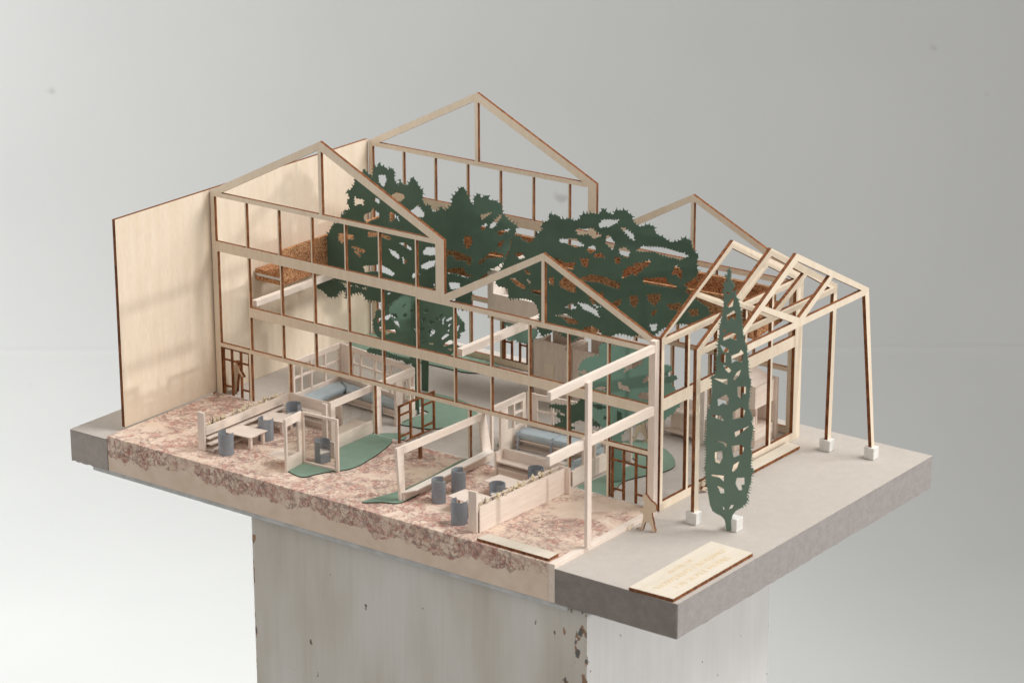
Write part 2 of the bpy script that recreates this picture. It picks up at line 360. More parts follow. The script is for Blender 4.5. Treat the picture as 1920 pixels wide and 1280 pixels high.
# ------------------------------------------------------------------ setting
ht, hr = Vector((math.sin(R(YAW)), math.cos(R(YAW)), 0)), Vector((math.cos(R(YAW)), -math.sin(R(YAW)), 0))
def room(d, s, z): p = Vector((CAM[0], CAM[1], 0))+ht*d+hr*s; return (p.x, p.y, z)
FZ = -94.
prof = [(-300, FZ), (0, FZ)]
RC = 190.; D = 660.
for i in range(33): a = math.pi/2*i/32; prof.append((D-RC+RC*math.sin(a), FZ+RC-RC*math.cos(a)))
prof.append((D, 430))
def sweep(pr, n0, n1): 
    P = []; F = []
    for d, z in pr: P += [room(d, -900, z), room(d, 900, z)]
    for i in range(n0, n1): F.append((2*(i-n0), 2*(i-n0)+1, 2*(i-n0)+3, 2*(i-n0)+2))
    q = MB(); q.poly(P, F); return q
o = sweep(prof[:3], 0, 2).build('floor', WALLM); tag(o, 'pale painted studio floor around the pedestal', 'floor', kind='structure')
o = sweep(prof[2:], 2, len(prof)-1).build('backdrop_wall', WALLM); tag(o, 'plain pale grey studio wall curving up behind the model', 'wall', kind='structure')
for p in o.data.polygons: p.use_smooth = True
sd_ = []
for (d0, z0), (d1, z1) in zip(prof[1:], prof[2:]):                    # faint paint ridge along the sweep
    for t in range(20):
        d, z = d0+(d1-d0)*t/20, z0+(z1-z0)*t/20
        if 18.50 < math.degrees(math.atan2(CAM[2]-z, d)) < 18.72: sd_.append((d, z))
(d0, z0), (d1, z1) = sd_[0], sd_[-1]; l_ = math.hypot(d1-d0, z1-z0); nx_, nz_ = -(z1-z0)/l_*.14, (d1-d0)/l_*.14
q = MB(); q.poly([room(d0, -900, z0), room(d0, 900, z0), room((d0+d1)/2+nx_, 900, (z0+z1)/2+nz_), room((d0+d1)/2+nx_, -900, (z0+z1)/2+nz_), room(d1, 900, z1), room(d1, -900, z1)], [(0, 1, 2, 3), (3, 2, 4, 5)])
tag(q.build('wall_seam', WALLM), 'faint paint ridge across the studio backdrop', 'seam', kind='structure')

# ------------------------------------------------------------------ pedestal and base
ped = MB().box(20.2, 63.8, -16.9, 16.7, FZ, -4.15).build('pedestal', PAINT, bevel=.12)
tag(ped, 'tall square pedestal in chipped white paint carrying the whole model', 'pedestal')
base = thing('model_base', 'thick grey card base slab under the architectural model', 'model base', (34.7, 6.6, -4.1))
XL, XR, YF, YB, T = -5.4, 74.75, -17.8, 31.1, 3.65
g = MB()
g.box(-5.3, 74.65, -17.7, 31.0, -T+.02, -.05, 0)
g.build('core', GREY_SHADE, base)
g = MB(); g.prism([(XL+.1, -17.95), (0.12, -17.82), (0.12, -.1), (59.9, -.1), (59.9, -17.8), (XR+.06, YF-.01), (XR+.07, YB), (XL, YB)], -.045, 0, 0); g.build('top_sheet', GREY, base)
# the card wrapped round the edges, slightly wavy along its lower rim
def skirt(a, b, z0, z1, n=40, seed=3, wav=.1, name='edge_sheet', m=GREY_SHADE, th=.12):
    rd = random.Random(seed); P = []; F = []; L_ = Vector((b[0]-a[0], b[1]-a[1])); nn = Vector((L_.y, -L_.x)).normalized()*th
    for i in range(n+1):
        x = a[0]+L_.x*i/n; y = a[1]+L_.y*i/n; wv = rd.uniform(-wav, wav)*.5; tv = 0
        P += [(x, y, z0+wv), (x, y, z1+tv), (x+nn.x, y+nn.y, z1+tv), (x+nn.x, y+nn.y, z0+wv)]
    for i in range(n):
        k = 4*i
        for j in range(4): F.append((k+j, k+4+j, k+4+(j+1) % 4, k+(j+1) % 4))
    F += [(0, 1, 2, 3), (4*n+3, 4*n+2, 4*n+1, 4*n)]
    q = MB(); q.poly(P, F); return q.build(name, m, base)
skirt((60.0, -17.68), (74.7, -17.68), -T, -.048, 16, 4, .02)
skirt((74.68, -17.7), (74.68, 31.05), -T, -.048, 60, 5, .12, m=mat('grey_card_side_shaded', (.40, .37, .36), .95, (.36, .335, .325), 1.2, fine=.08, finescale=5))  # same board, darker grey carries the shading of the right side
skirt((-5.4, -17.7), (0.1, -17.62), -T-.05, -.048, 12, 8, .14, m=mat('grey_card_edge_shaded', (.46, .42, .395), .95, (.41, .375, .355), 1.2, fine=.06, finescale=5))  # same board again, its grey carries the half-shade of the left front
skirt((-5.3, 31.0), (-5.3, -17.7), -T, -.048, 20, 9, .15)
box('under_sheet', FOAM, (-2.2, 62, -17.72, 30, -4.12, -T-.02), base)
mt = thing('marbled_terrace', 'terrace slab wrapped in cream and red marbled paper', 'terrace', (30, -9, -3.6))
g = MB(); g.box(.3, 59.75, -17.82, -.12, -T+.02, .4); g.build('slab', MARBLE, mt, .04)
g = MB(); g.box(59.78, 60.55, -17.84, -.25, -T+.02, .42); g.build('edge_strip', BALSAH, mt, .05)
g = MB(); g.box(.35, 59.7, -.11, -.02, 0, .42); g.build('threshold_strip', WHITE, mt)
g = MB(); g.box(60.56, 60.72, -5.6, -4.9, .02, .40); g.build('edge_tab', PLY, mt)

# ------------------------------------------------------------------ tall side wall
panel('side_wall', AX(-.02), [(-14.75, .42), (-14.75, 24.02), (27.6, 24.15), (27.6, .02), (-.1, .02), (-.1, .42)], [], .42, PLY, BURN, off=-.2)
sw = bpy.data.objects['side_wall']; tag(sw, 'tall blank plywood side wall at the far left, catching soft shadows', 'wall')

# ------------------------------------------------------------------ facades
def facade_frame(front):
    W = 60.; outer = [(.16, .02), (W, .02), (W, 18.35), (46, 24.95), (33.15, 18.15), (33.15, 24.05), (16.4, 32.1), (.16, 24.05)]
    H = [[(1.75, 23.97), (16.05, 23.97), (16.05, 31.05)], [(16.5, 23.97), (31.3, 23.97), (16.5, 31.0)],
         [(33.75, 17.5), (45.8, 17.5), (45.8, 24.1)], [(46.2, 17.5), (59.2, 17.5), (59.2, 18.0), (46.2, 24.15)]]
    M1 = [5.27, 10.0, 14.76, 19.5, 24.2, 29.25]
    def row(lefts, x0, x1, z0, z1, w_=.18):
        a = x0
        for x in lefts: H.append(rect(a, x, z0, z1)); a = x+w_
        H.append(rect(a, x1, z0, z1))
    row(M1, .72, 32.0, 18.3, 23.45)
    M2 = [10.15, 14.9, 19.75, 24.5, 29.25, 34.3, 39.15, 44.1, 49.05, 54.05]
    if front:
        H.append(rect(.95, 5.4, 6.42, 17.15))
        a = 5.58
        for x in M2+[59.15]: H.append(rect(a, x, 11.4, 17.15 if x < 32 else 16.95)); a = x+.18
        a = 5.58
        for x in M2+[59.15]: H.append(rect(a, x, 6.42, 10.3)); a = x+.18
        a = 5.45
        H.append(rect(.95, 5.15, .14, 5.98))
        for x in (10.95, 23.1, 36.15, 49.1, 54.1, 59.15): H.append(rect(a, x, .14, 5.98)); a = x+.24
    else:
        a = .72
        for x in [5.27]+M2+[58.6]: H.append(rect(a, x, 7.65, 17.15 if x < 32 else 16.95)); a = x+.18
        a = .95
        for x in [5.2, 10.0, 15.0, 19.55, 23.6, 28.3, 33.4, 38.4, 43.4, 48.4, 53.4, 58.6]: H.append(rect(a, x, .8, 7.15)); a = x+.28
    return outer, H
fr = thing('front_facade', 'front plywood double-gable facade frame with window grid', 'facade', (30, .2, 0))
o_, h_ = facade_frame(True); panel('frame', AY(.2), o_, h_, .4, PLY, BURN, fr)
def door_panel(name, pl, s0, s1, z0, z1, parent, off=0, flip=False, zu=4.4, zl=1.25, mid=True):
    """a thin burnt door leaf: three lights wide, lower rail missing in the middle"""
    w_ = (s1-s0); b = .24; c1 = s0+w_*.335; c2 = s0+w_*.665; H = []
    cols = [(s0+b, c1-b/2), (c1+b/2, c2-b/2), (c2+b/2, s1-b)]
    for i, (a, c) in enumerate(cols):
        if i == 1:
            if mid: H += [rect(a, c, z0+.06, zu), rect(a, c, zu+.17, z1-.2)]
            else: H += [rect(a, c, z0+.2, z1-.2)]
        else: H += [rect(a, c, z0+.06, zl), rect(a, c, zl+.17, zu), rect(a, c, zu+.17, z1-.2)]
    return panel(name, pl, rect(s0, s1, z0, z1), H, .2, BURN, BURN, parent, off)
door_panel('door', AY(.25), 1.0, 5.12, .15, 5.95, fr)
door_panel('door', AY(.25), 54.55, 59.12, .15, 5.95, fr)
door_panel('open_door', AX(27.25), -.75, 5.5, .3, 4.65, fr, zu=3.45, zl=1.0, mid=False)
bk = thing('back_facade', 'rear plywood double-gable facade frame at the far edge', 'facade', (30, 27.5, 0))
o_, h_ = facade_frame(False); panel('frame', AY(27.7), o_, h_, .4, PLY, BURN, bk)
door_panel('door', AY(27.65), 20.0, 23.55, .82, 7.1, bk, zl=2.9, zu=5.3)

# end facade and canopy frames (gables along Y)
def gable(name, x, label, left=True, yl=-.3, yr=27.0, za=25.7, ya=13.1, web=True, posts=(), parent=None, root=None, th=.4):
    c = 18.45; b = 17.75
    pl = AX(x); sl = (za-c)/(ya-yl); sr = (za-c)/(yr-ya); tk = .78
    H = []
    # inner triangle cut by the V web
    L0 = (yl+1.25, c+.02); R0 = (yr-1.45, c+.02); ap = (ya+.03, za-tk-.05)
    mL = (6.7, c+sl*(6.7-yl)-tk); mR = (20.0, c+sr*(yr-20.0)-tk)
    if web:
        H.append([L0, (12.6, c+.02), (mL[0]-.22, mL[1]-.1)])
        H.append([(mL[0]+.35, mL[1]+.25), (13.75, c+.28), (mR[0]-.4, mR[1]+.22), ap])
        H.append([(mR[0]+.2, mR[1]-.1), (14.95, c+.02), R0])
    else: H.append([L0, R0, ap])
    outer = [(yl, c+.1), (yl, b), (yr, b), (yr, c+.1), (ya, za)]
    return pl, outer, H
en = thing('end_facade', 'right-hand plywood end facade with mullions, wide beam and sill', 'facade', (60.2, 13.5, 0))
pl, o_, H = gable('frame', 60.0, '')
o_ = [(.42, 18.5), (.42, .02), (27.45, .02), (27.45, 18.45), (13.3, 25.65)]
for a, c in ((.9, 5.2), (5.55, 10.6), (10.95, 16.0), (16.35, 21.15), (21.5, 26.0)):
    H += [rect(a, c, 12.05, 17.72), rect(a, c, .95, 10.75)]
panel('frame', pl, o_, H, .4, PLY, BURN, en, off=.2)
box('corner_post', BALSA, (59.75, 60.42, -.72, -.02, .02, 18.5), fr)
for k, (x, yl, yr, lab) in enumerate(((64.7, -.36, 26.5, 'middle free-standing gable frame of the canopy, on two legs in white feet'),
                                      (67.8, -.2, 27.7, 'outermost canopy gable frame, one splayed leg and the cypress under its near end'))):
    t = thing('canopy_frame', lab, 'canopy frame', (x, 13, 0), 'canopy gable frames beside the building')
    pl, o_, H = gable('f', x, '', yl=yl, yr=yr)
    if k == 0:
        o_ = [(yl, 18.5), (yl, 1.0), (yl+.75, 1.0), (yl+.75, 17.75), (yr-.7, 17.75), (yr-1.0, 1.0), (yr-.3, 1.0), (yr, 18.55), (13.1, 25.7)]
    else:
        o_ = [(yl, 18.5), (yl, 17.75), (yr-.7, 17.75), (26.2, 1.0), (26.75, 1.0), (yr, 18.4), (12.9, 25.75)]
    panel('frame', pl, o_, H, .4, PLY, BURN, t, off=.2)
    if k == 0:
        for y in (yl+.35, yr-.65): MB().box(x-.5, x+.8, y-.55, y+.5, .02, 1.3).build('foot', WHITE, t, .05)
    else: MB().box(69.3, 70.5, 26.0, 27.1, .02, 1.35).build('foot', WHITE, t, .05)
# leg of the outermost frame leans out to its foot
for ob in bpy.data.objects:
    if ob.name.startswith('frame') and ob.parent and ob.parent.get('label', '').startswith('outermost'):
        ox = origin(ob)
        for v in ob.data.vertices:
            zz = (v.co.z+ox.z)/S
            if zz < 5: v.co.x += 1.95*S

# balsa pergola in front of the end wall
pg = thing('pergola', 'pale balsa pergola of two long beams on one slim post over the terrace edge', 'pergola', (60.2, -9, .4))
box('beam', BALSAH, (59.95, 60.4, -18.3, -.75, 17.35, 18.15), pg)
box('beam', BALSAH, (59.95, 60.4, -18.45, -.75, 10.75, 11.7), pg)
MB().box(60.42, 60.78, -12.75, -12.05, .43, 17.6).build('post', BALSA, pg)
# loose floor beams inside
tag(box('floor_beam', BALSAH, (5.3, 6.0, .65, 14.5, 11.45, 12.1)), 'loose white balsa beam running back under the left cork deck', 'beam', 'balsa floor beams')
tag(box('floor_beam', BALSAH, (34.3, 35.0, .6, 17.5, 11.45, 12.25)), 'loose white balsa beam running back towards the raised white box', 'beam', 'balsa floor beams')

# ------------------------------------------------------------------ cork decks
ck = thing('cork_deck', 'left raised cork deck with low parapet against the side wall', 'deck', (3, 12, 12))
MB().box(.25, 3.9, 6.9, 27.0, 12.85, 13.3).build('deck_slab', CORK, ck)
MB().box(.25, 3.9, 7.1, 27.0, 12.45, 12.83).build('grey_layer', WHITE, ck)
MB().box(.25, 4.35, 7.0, 27.0, 11.95, 12.43).build('lower_slab', CORK, ck)
MB().box(3.92, 4.4, 7.0, 27.0, 12.45, 16.1).build('parapet', CORK, ck)
ck = thing('cork_deck', 'long raised cork gallery across the back behind the trees', 'deck', (40, 24, 12))
q = MB(); q.poly([(15, 21.5, 12.2), (57.8, 21.5, 12.35), (57.1, 21.5, 16.6), (15, 21.5, 15.1), (15, 21.9, 12.2), (57.8, 21.9, 12.35), (57.1, 21.9, 16.6), (15, 21.9, 15.1)],
                 [(0, 1, 2, 3), (5, 4, 7, 6), (0, 4, 5, 1), (3, 2, 6, 7), (1, 5, 6, 2), (4, 0, 3, 7)]); q.build('front_parapet', CORK, ck)
MB().box(15, 57.2, 26.6, 27.1, 12.9, 16.55).build('rear_parapet', CORK, ck)
MB().box(15, 57.4, 21.95, 26.55, 12.25, 12.7).build('deck_slab', CORK, ck)
q = MB(); q.poly([(57.3, 21.95, 12.35), (58.1, 21.95, 12.35), (58.1, 27.1, 12.95), (57.3, 27.1, 12.95), (57.3, 21.95, 14.9), (58.1, 21.95, 14.9), (58.1, 27.1, 15.1), (57.3, 27.1, 15.1)],
                 [(0, 3, 2, 1), (4, 5, 6, 7), (0, 1, 5, 4), (1, 2, 6, 5), (2, 3, 7, 6), (3, 0, 4, 7)]); q.build('end_parapet', CORK, ck)
ck = thing('cork_block_seat', 'cork block and white ledge inside the raised box', 'seat', (33, 19.3, 10))
MB().box(31.5, 38.5, 19.0, 20.4, 9.6, 11.1).build('cork_block', CORK, ck)
MB().box(31.5, 38.5, 18.8, 20.6, 11.12, 11.4).build('ledge', PAPERW, ck)

# raised white box
tb = thing('raised_box', 'open-topped white balsa room raised on the back deck, half hidden by the large tree', 'model room', (31, 20, 9))
panel('front_wall', AY(18.05), rect(25.15, 33.5, 9.35, 15.1), [rect(25.9, 33.0, 12.35, 14.55)], .35, BALSA, PAPERW, tb, off=0)
MB().box(25.15, 25.6, 18.3, 24.5, 9.35, 15.1).build('side_wall', PAPERW, tb)
MB().box(25.62, 33.5, 18.3, 24.5, 11.3, 11.6).build('inner_floor', PAPERW, tb)
MB().box(25.62, 33.5, 24.1, 24.5, 11.62, 14.6).build('rear_wall', PAPERW, tb)

# ------------------------------------------------------------------ stalls and kitchens along the back
st = thing('balsa_cabinet', 'tall grey-brown balsa cabinet with a small pale door, below the raised box', 'cabinet', (30, 22.8, 0))
panel('front_wall', AY(22), rect(28.6, 33.0, .02, 6.5), [], .3, BALSA, BALSA, st)
box('small_door', PLY, (30.25, 31.5, 21.78, 21.84, .6, 3.95), st)
box('side_wall', BALSAH, (32.7, 33.0, 22.16, 25.5, .02, 6.3), st); box('rear_wall', BALSA, (28.6, 33.0, 25.52, 25.8, .02, 8.2), st)
box('side_wall', BALSAH, (28.1, 28.4, 21.6, 25.5, .02, 6.0), st); box('shelf', PAPERW, (28.5, 32.6, 22.3, 25.4, 5.0, 5.2), st)
st = thing('balsa_cabinet', 'wide low balsa cabinet right of the small pale door', 'cabinet', (37.5, 22.8, 0))
panel('front_wall', AY(22.2), rect(33.9, 41.8, .02, 6.3), [], .3, BALSA, BALSA, st)
q = MB(); q.box(34, 41.8, 25.5, 25.8, .02, 7.4); q.build('rear_wall', BALSA, st); box('side_wall', BALSAH, (33.35, 33.65, 21.4, 25.4, .02, 6.2), st)
kt = thing('kitchen_unit', 'balsa kitchen counter with slim leg and shelf, behind the middle mullions', 'counter', (50, 20.3, 0))
box('counter_front', BALSA, (48.5, 52.5, 20.1, 20.4, .02, 3.0), kt); box('low_shelf', BALSAX, (48.1, 52.6, 19.3, 20.08, .55, .75), kt)
box('counter_top', BALSAX, (47.0, 53.0, 19.0, 23, 3.02, 3.25), kt); box('leg', PAPERW, (47.75, 48.1, 19.2, 19.5, .02, 3.0), kt)
box('tall_panel', PAPERW, (51.3, 51.9, 20.6, 20.95, 3.27, 6.2), kt); box('side_panel', BALSA, (52.5, 53.0, 20.1, 23, .02, 3.0), kt)
kt = thing('kitchen_tower', 'tall balsa kitchen block with open niche, half behind the cypress', 'counter', (55, 20, 0))
box('post', PAPERW, (52.7, 53.4, 19.2, 19.7, .02, 6.4), kt); box('low_counter', BALSAH, (53.45, 57.2, 19.4, 23.5, .02, 2.9), kt)
box('back_panel', BALSA, (53.4, 57.2, 23.6, 23.9, .02, 7.0), kt); box('upper_cupboard', BALSAH, (53.45, 57.0, 21.5, 23.5, 4.7, 6.9), kt)
kt = thing('kitchen_shelving', 'pale balsa shelving unit with upper cupboard in the right rear corner', 'shelving', (57, 23.5, 0))
box('upper_cupboard', BALSAH, (56.2, 58.25, 21.7, 25.4, 4.4, 6.85), kt); box('base_cupboard', BALSAH, (56.0, 58.3, 21.7, 25.3, .02, 1.95), kt)
box('side_panel', BALSA, (55.4, 58.6, 25.45, 25.85, .02, 7.0), kt); box('back_panel', BALSAH, (55.4, 55.8, 21.7, 25.4, .02, 6.9), kt)
q = MB(); q.poly([(55.4, 21.6, 6.9), (58.25, 21.6, 6.9), (58.25, 25.4, 6.9), (55.4, 25.4, 6.9), (55.4, 21.6, 8.1), (55.4, 25.4, 8.1)], [(0, 3, 2, 1), (0, 1, 4), (2, 3, 5), (1, 2, 5, 4), (0, 4, 5, 3)]); q.build('sloping_top', BALSAH, kt)
q = MB()
rd = random.Random(7)
gb = thing('dried_sprig', 'tiny dried sprig on the kitchen counter beside the cypress', 'plant', (55.3, 18.9, 2.9))
def sprig(mb, x, y, z, h=.9, n=9, seed=1, spread=.5):
    r_ = random.Random(seed)
    for i in range(n):
        a = r_.uniform(0, 6.28); e = r_.uniform(.1, spread); l = h*r_.uniform(.5, 1); wv = .025
        dx, dy = math.cos(a)*e, math.sin(a)*e; px, py = -math.sin(a)*wv, math.cos(a)*wv
        mb.poly([(x-px, y-py, z), (x+px, y+py, z), (x+dx+px, y+dy+py, z+l), (x+dx-px, y+dy-py, z+l), (x, y, z-.02)], [(0, 1, 2, 3), (0, 4, 1)])
m_ = MB(); sprig(m_, 55.3, 19.0, 2.85, 1.3, 14, 3, .9); m_.build('sprig', FLOWD, gb)

# ------------------------------------------------------------------ ground patches
def ground(pts, name, label, z=.03, th=.12, m=GRASS):
    n = len(pts); out = []
    for i in range(n):                                         # Catmull-Rom so the card edge is a smooth curve
        p0, p1, p2, p3 = pts[i-1], pts[i], pts[(i+1) % n], pts[(i+2) % n]
        for k in range(5):
            t = k/5; out.append(tuple(.5*(2*p1[j]+(p2[j]-p0[j])*t+(2*p0[j]-5*p1[j]+4*p2[j]-p3[j])*t*t+(3*p1[j]-p0[j]-3*p2[j]+p3[j])*t**3) for j in (0, 1)))
    return tag(panel(name, None, out, [], th, m, GEDGE, flat=z), label, 'grass patch', 'green card grass patches')
ground([(23.35, -14.35), (23.5, -14.4), (25.6, -14.75), (26.3, -13.2), (27.0, -11.7), (28.0, -10.3), (28.25, -8.6), (28.05, -7.1), (27.6, -4.4), (26.6, -1.2), (25.9, -.35), (25.7, -.3), (23.3, -.3), (23.2, -.4), (23.2, -6.3), (23.3, -6.5), (27.2, -11.3), (27.0, -11.4), (23.2, -11.7), (23.1, -11.8)], 'grass_patch', 'green card lawn on the left of the terrace, beside the glazed booth', .41)
ground([(23.4, .5), (24.7, .5), (26.0, .55), (26.5, .9), (26.1, 2.0), (25.3, 2.5), (24.2, 1.9), (23.4, 1.2)], 'grass_patch', 'small green card tip just inside the front facade near the double door')
ground([(22.9, 4.8), (24.6, 4.8), (26.9, 5.5), (28.6, 8.2), (28.4, 11.4), (26.2, 13.9), (22.8, 14.9), (19.0, 14.6), (18.0, 12.2), (19.4, 10.0), (23.2, 9.5), (23.0, 7.4)], 'grass_patch', 'rounded green card lawn under the small tree inside')
G4 = [(35.2, -16.5), (36.8, -15.3), (38.5, -14.1), (38.3, -9), (38.2, -3.0), (37.9, -.6), (37.0, -.35), (36.0, -.6), (36.1, -3.5), (36.4, -7.5), (36.3, -11.5), (35.6, -14.5)]
ground(G4, 'grass_patch', 'green card wedge behind the slanted glazed booth frame on the terrace', .41)
ground([(35.4, 6.2), (36.5, 5.6), (36.9, 7.5), (36.9, 10.6), (36.0, 11.4), (34.9, 9.4)], 'grass_patch', 'narrow green card lawn just left of the right pod')
ground([(50.0, .5), (53.6, .55), (53.4, 2.6), (52.8, 5.0), (53.6, 7.6), (54.6, 9.8), (54.4, 12.2), (52.0, 14.8), (48.6, 16.4), (46.2, 15.5), (46.6, 12.2), (50.5, 10.5), (50.2, 5)], 'grass_patch', 'large curved green card lawn at the right, by the entrance door')
ground([(.6, 22.6), (5, 21.6), (12.2, 22.4), (17.7, 22.6), (19.5, 23.4), (20.9, 24.9), (19, 27.2), (10, 27.3), (.5, 27.2)], 'grass_patch', 'long green card strip along the foot of the back wall')
TEALG = None

# ------------------------------------------------------------------ trees (cut card silhouettes)
def tree(name, label, base, sheets, group='cut card trees'):
    t = thing(name, label, 'tree', (base[0], base[1], 0), group)
    for i, (pl, outer, holes, mt_, amp, step) in enumerate(sheets):
        O = jag([pl.at(*p) for p in outer], step, amp, 11+i, keep=3.5)
        Hs = [jag([pl.at(*p) for p in h], step*.85, amp*.7, 40+j) for j, h in enumerate(holes)]
        O = [(a, max(b_, .05)) for a, b_ in O]
        panel('crown_sheet', pl, O, Hs, .09, mt_, mt_, t)
    return t
def Z(ox, oy, s, pts): return [(ox+x/s, oy+y/s) for x, y in pts]
z3 = lambda p: Z(620, 290, 5.3333, p)
z4 = lambda p: Z(580, 440, 6.4, p)
z7 = lambda p: Z(680, 540, 8.533, p)
zc = lambda p: Z(850, 380, 3.84, p)
z8 = lambda p: Z(1020, 640, 6.736, p)
A1 = Bent([(0, 14.2), (6, 14.9), (12, 15.1), (18.5, 15), (23.5, 15.9), (27.5, 18.6), (30.2, 22.5), (32, 26.5)])
a1o = z4([(70, 50), (110, 65), (145, 35), (200, 45)])+z3([(0, 740), (20, 700), (60, 680), (115, 650), (100, 600), (150, 590), (130, 560), (195, 540), (160, 470), (190, 430), (155, 360), (200, 350), (235, 300), (240, 240), (300, 220), (330, 140), (375, 190), (415, 230), (430, 130), (465, 120), (475, 85), (510, 110), (550, 125), (575, 150), (605, 130), (640, 165), (640, 260), (680, 310), (690, 240), (725, 300), (775, 300), (805, 230), (850, 255), (880, 310), (925, 370), (915, 450), (950, 510), (990, 500), (1020, 570), (1080, 560), (1100, 510), (1150, 560), (1200, 510), (1215, 425), (1270, 365), (1305, 320), (1350, 350), (1385, 440), (1425, 500), (1430, 430), (1470, 380), (1510, 430), (1555, 400), (1590, 450), (1650, 455), (1710, 500), (1725, 590), (1780, 650), (1870, 710), (1840, 790), (1800, 860), (1790, 930), (1750, 1010), (1730, 1080), (1660, 1120), (1600, 1140), (1540, 1200), (1470, 1260), (1400, 1290)])+[(886, 548), (883, 570), (870, 582), (850, 576), (832, 592), (812, 610), (804, 640), (803, 734), (791, 734), (790, 640), (775, 610), (745, 596)]+z4([(880, 900), (860, 810), (760, 790), (690, 780), (620, 690), (530, 710), (480, 725), (430, 770), (440, 665), (360, 680), (330, 750), (240, 750), (170, 680), (95, 640), (95, 600), (140, 540), (130, 480), (110, 340), (150, 260), (90, 130)])
a1h = [z3([(475, 205), (550, 200), (560, 260), (540, 320), (505, 310), (480, 260)]), z3([(235, 405), (265, 440), (325, 445), (335, 515), (300, 495), (240, 512)]), z3([(430, 435), (470, 435), (495, 480), (480, 495), (430, 455)]),
       z3([(590, 420), (650, 375), (720, 390), (745, 430), (710, 465), (640, 470)]), z3([(335, 600), (400, 570), (430, 525), (445, 560), (490, 590), (485, 640), (400, 660), (370, 695), (330, 640)]), z3([(585, 590), (610, 570), (660, 610), (640, 650), (595, 670)]), z3([(660, 605), (685, 640), (690, 680), (660, 640)]),
       z3([(80, 780), (160, 790), (230, 800), (225, 850), (150, 850), (110, 895), (75, 840)]), z3([(195, 910), (260, 920), (345, 950), (335, 985), (280, 970), (230, 940)]), z3([(225, 950), (270, 965), (305, 1010), (290, 1030), (250, 990)]),
       z3([(780, 580), (870, 500), (940, 590), (930, 630), (860, 625), (790, 600)]), z3([(370, 765), (470, 775), (600, 820), (595, 858), (480, 820), (375, 825)]), z3([(675, 880), (740, 880), (810, 930), (800, 960), (740, 920)]), z3([(575, 935), (640, 960), (690, 1010), (680, 1050), (610, 1000)]),
       z3([(715, 1015), (740, 1040), (765, 1060), (755, 1090), (725, 1095)]), z3([(325, 1110), (430, 1105), (480, 1090), (530, 1110), (600, 1150), (645, 1190), (620, 1215), (520, 1180), (440, 1165), (345, 1180)]), z3([(815, 1195), (840, 1180), (900, 1190), (870, 1225), (815, 1235)]),
       z3([(920, 970), (960, 920), (1060, 925), (1060, 1000), (1000, 1010), (930, 1000)]), z3([(920, 1090), (1000, 1060), (1050, 1055), (1040, 1110), (960, 1150), (900, 1130)]), z4([(260, 530), (400, 580), (440, 640), (560, 600), (610, 640), (700, 630), (680, 660), (560, 690), (410, 660), (300, 590)][:7]),
       z4([(1490, 580), (1510, 590), (1500, 650), (1490, 620)]), z4([(930, 700), (980, 690), (960, 720)]), z4([(1670, 570), (1800, 575), (1815, 640), (1720, 660), (1680, 620)]), z4([(1700, 790), (1765, 735), (1745, 800)])]
a2o = [(800, 640), (802, 600), (818, 560), (835, 520), (838, 470), (850, 440), (868, 424)]+z3([(1330, 690), (1400, 640), (1400, 540), (1425, 500), (1430, 430), (1470, 380), (1510, 430), (1555, 400), (1590, 450), (1650, 455), (1710, 500), (1725, 590), (1780, 650), (1870, 710), (1840, 790), (1800, 860), (1790, 930), (1750, 1010), (1730, 1080), (1600, 1120), (1520, 1160), (1470, 1230), (1380, 1250), (1250, 1210), (1150, 1180), (1050, 1240)])+[(800, 566), (796, 600), (797, 640)]
a2h = [z3([(1500, 600), (1620, 570), (1600, 590), (1510, 655)]), z3([(1500, 720), (1565, 680), (1550, 730), (1510, 760)]), z3([(1590, 705), (1700, 595), (1710, 620), (1640, 720), (1600, 745)]), z3([(1670, 765), (1700, 760), (1795, 740), (1780, 760), (1680, 815)]), z3([(1335, 815), (1405, 815), (1415, 880), (1375, 945), (1350, 930), (1330, 870)]),
       z3([(1740, 850), (1710, 920), (1665, 925), (1680, 880)]), z3([(1160, 950), (1250, 960), (1330, 990), (1415, 1030), (1400, 1110), (1370, 1100), (1350, 1060), (1260, 1060), (1200, 1000), (1150, 1030)]), z3([(1475, 1070), (1545, 1025), (1600, 970), (1730, 990), (1720, 1030), (1560, 1040), (1490, 1105)]), z3([(1160, 1145), (1240, 1130), (1330, 1130), (1350, 1180), (1440, 1225), (1330, 1225), (1260, 1190), (1170, 1190)])]
tree('broad_tree', 'tall dark green card tree with pierced crown rising through the left half', (18.5, 15), [(A1, a1o, a1h+a2h, GREEN, .3, .36)])
C1 = Bent([(24, 13.0), (31, 12.4), (38, 12.9), (44.7, 14.7), (50, 17.0), (55, 18.6), (61, 19.6)])
c1o = zc([(430, 240), (470, 240), (510, 280), (560, 290), (600, 230), (645, 190), (640, 150), (690, 120), (690, 78), (750, 90), (780, 120), (830, 110), (870, 130), (910, 115), (930, 80), (1000, 75), (1050, 80), (1080, 38), (1110, 70), (1150, 85), (1165, 52), (1240, 52), (1290, 90), (1300, 140), (1340, 170), (1400, 155), (1450, 170), (1460, 220), (1520, 250), (1560, 280), (1610, 280), (1660, 250), (1710, 270), (1720, 320), (1765, 380), (1755, 440), (1765, 500), (1740, 560), (1660, 640), (1740, 690), (1830, 750), (1860, 820), (1780, 850), (1700, 870), (1560, 880), (1500, 910), (1440, 960), (1380, 945), (1290, 960), (1200, 940), (1140, 960), (1125, 1010), (1130, 1150), (1145, 1400), (1160, 1700), (1120, 1700), (1095, 1400), (1085, 1150), (1080, 1000), (1060, 920), (1000, 885), (940, 900), (900, 960), (860, 1000), (790, 960), (740, 910), (700, 940), (640, 960), (600, 900), (620, 800), (600, 740), (560, 700), (500, 690), (400, 690), (390, 620), (320, 600), (300, 560), (340, 480), (390, 380), (420, 300)])
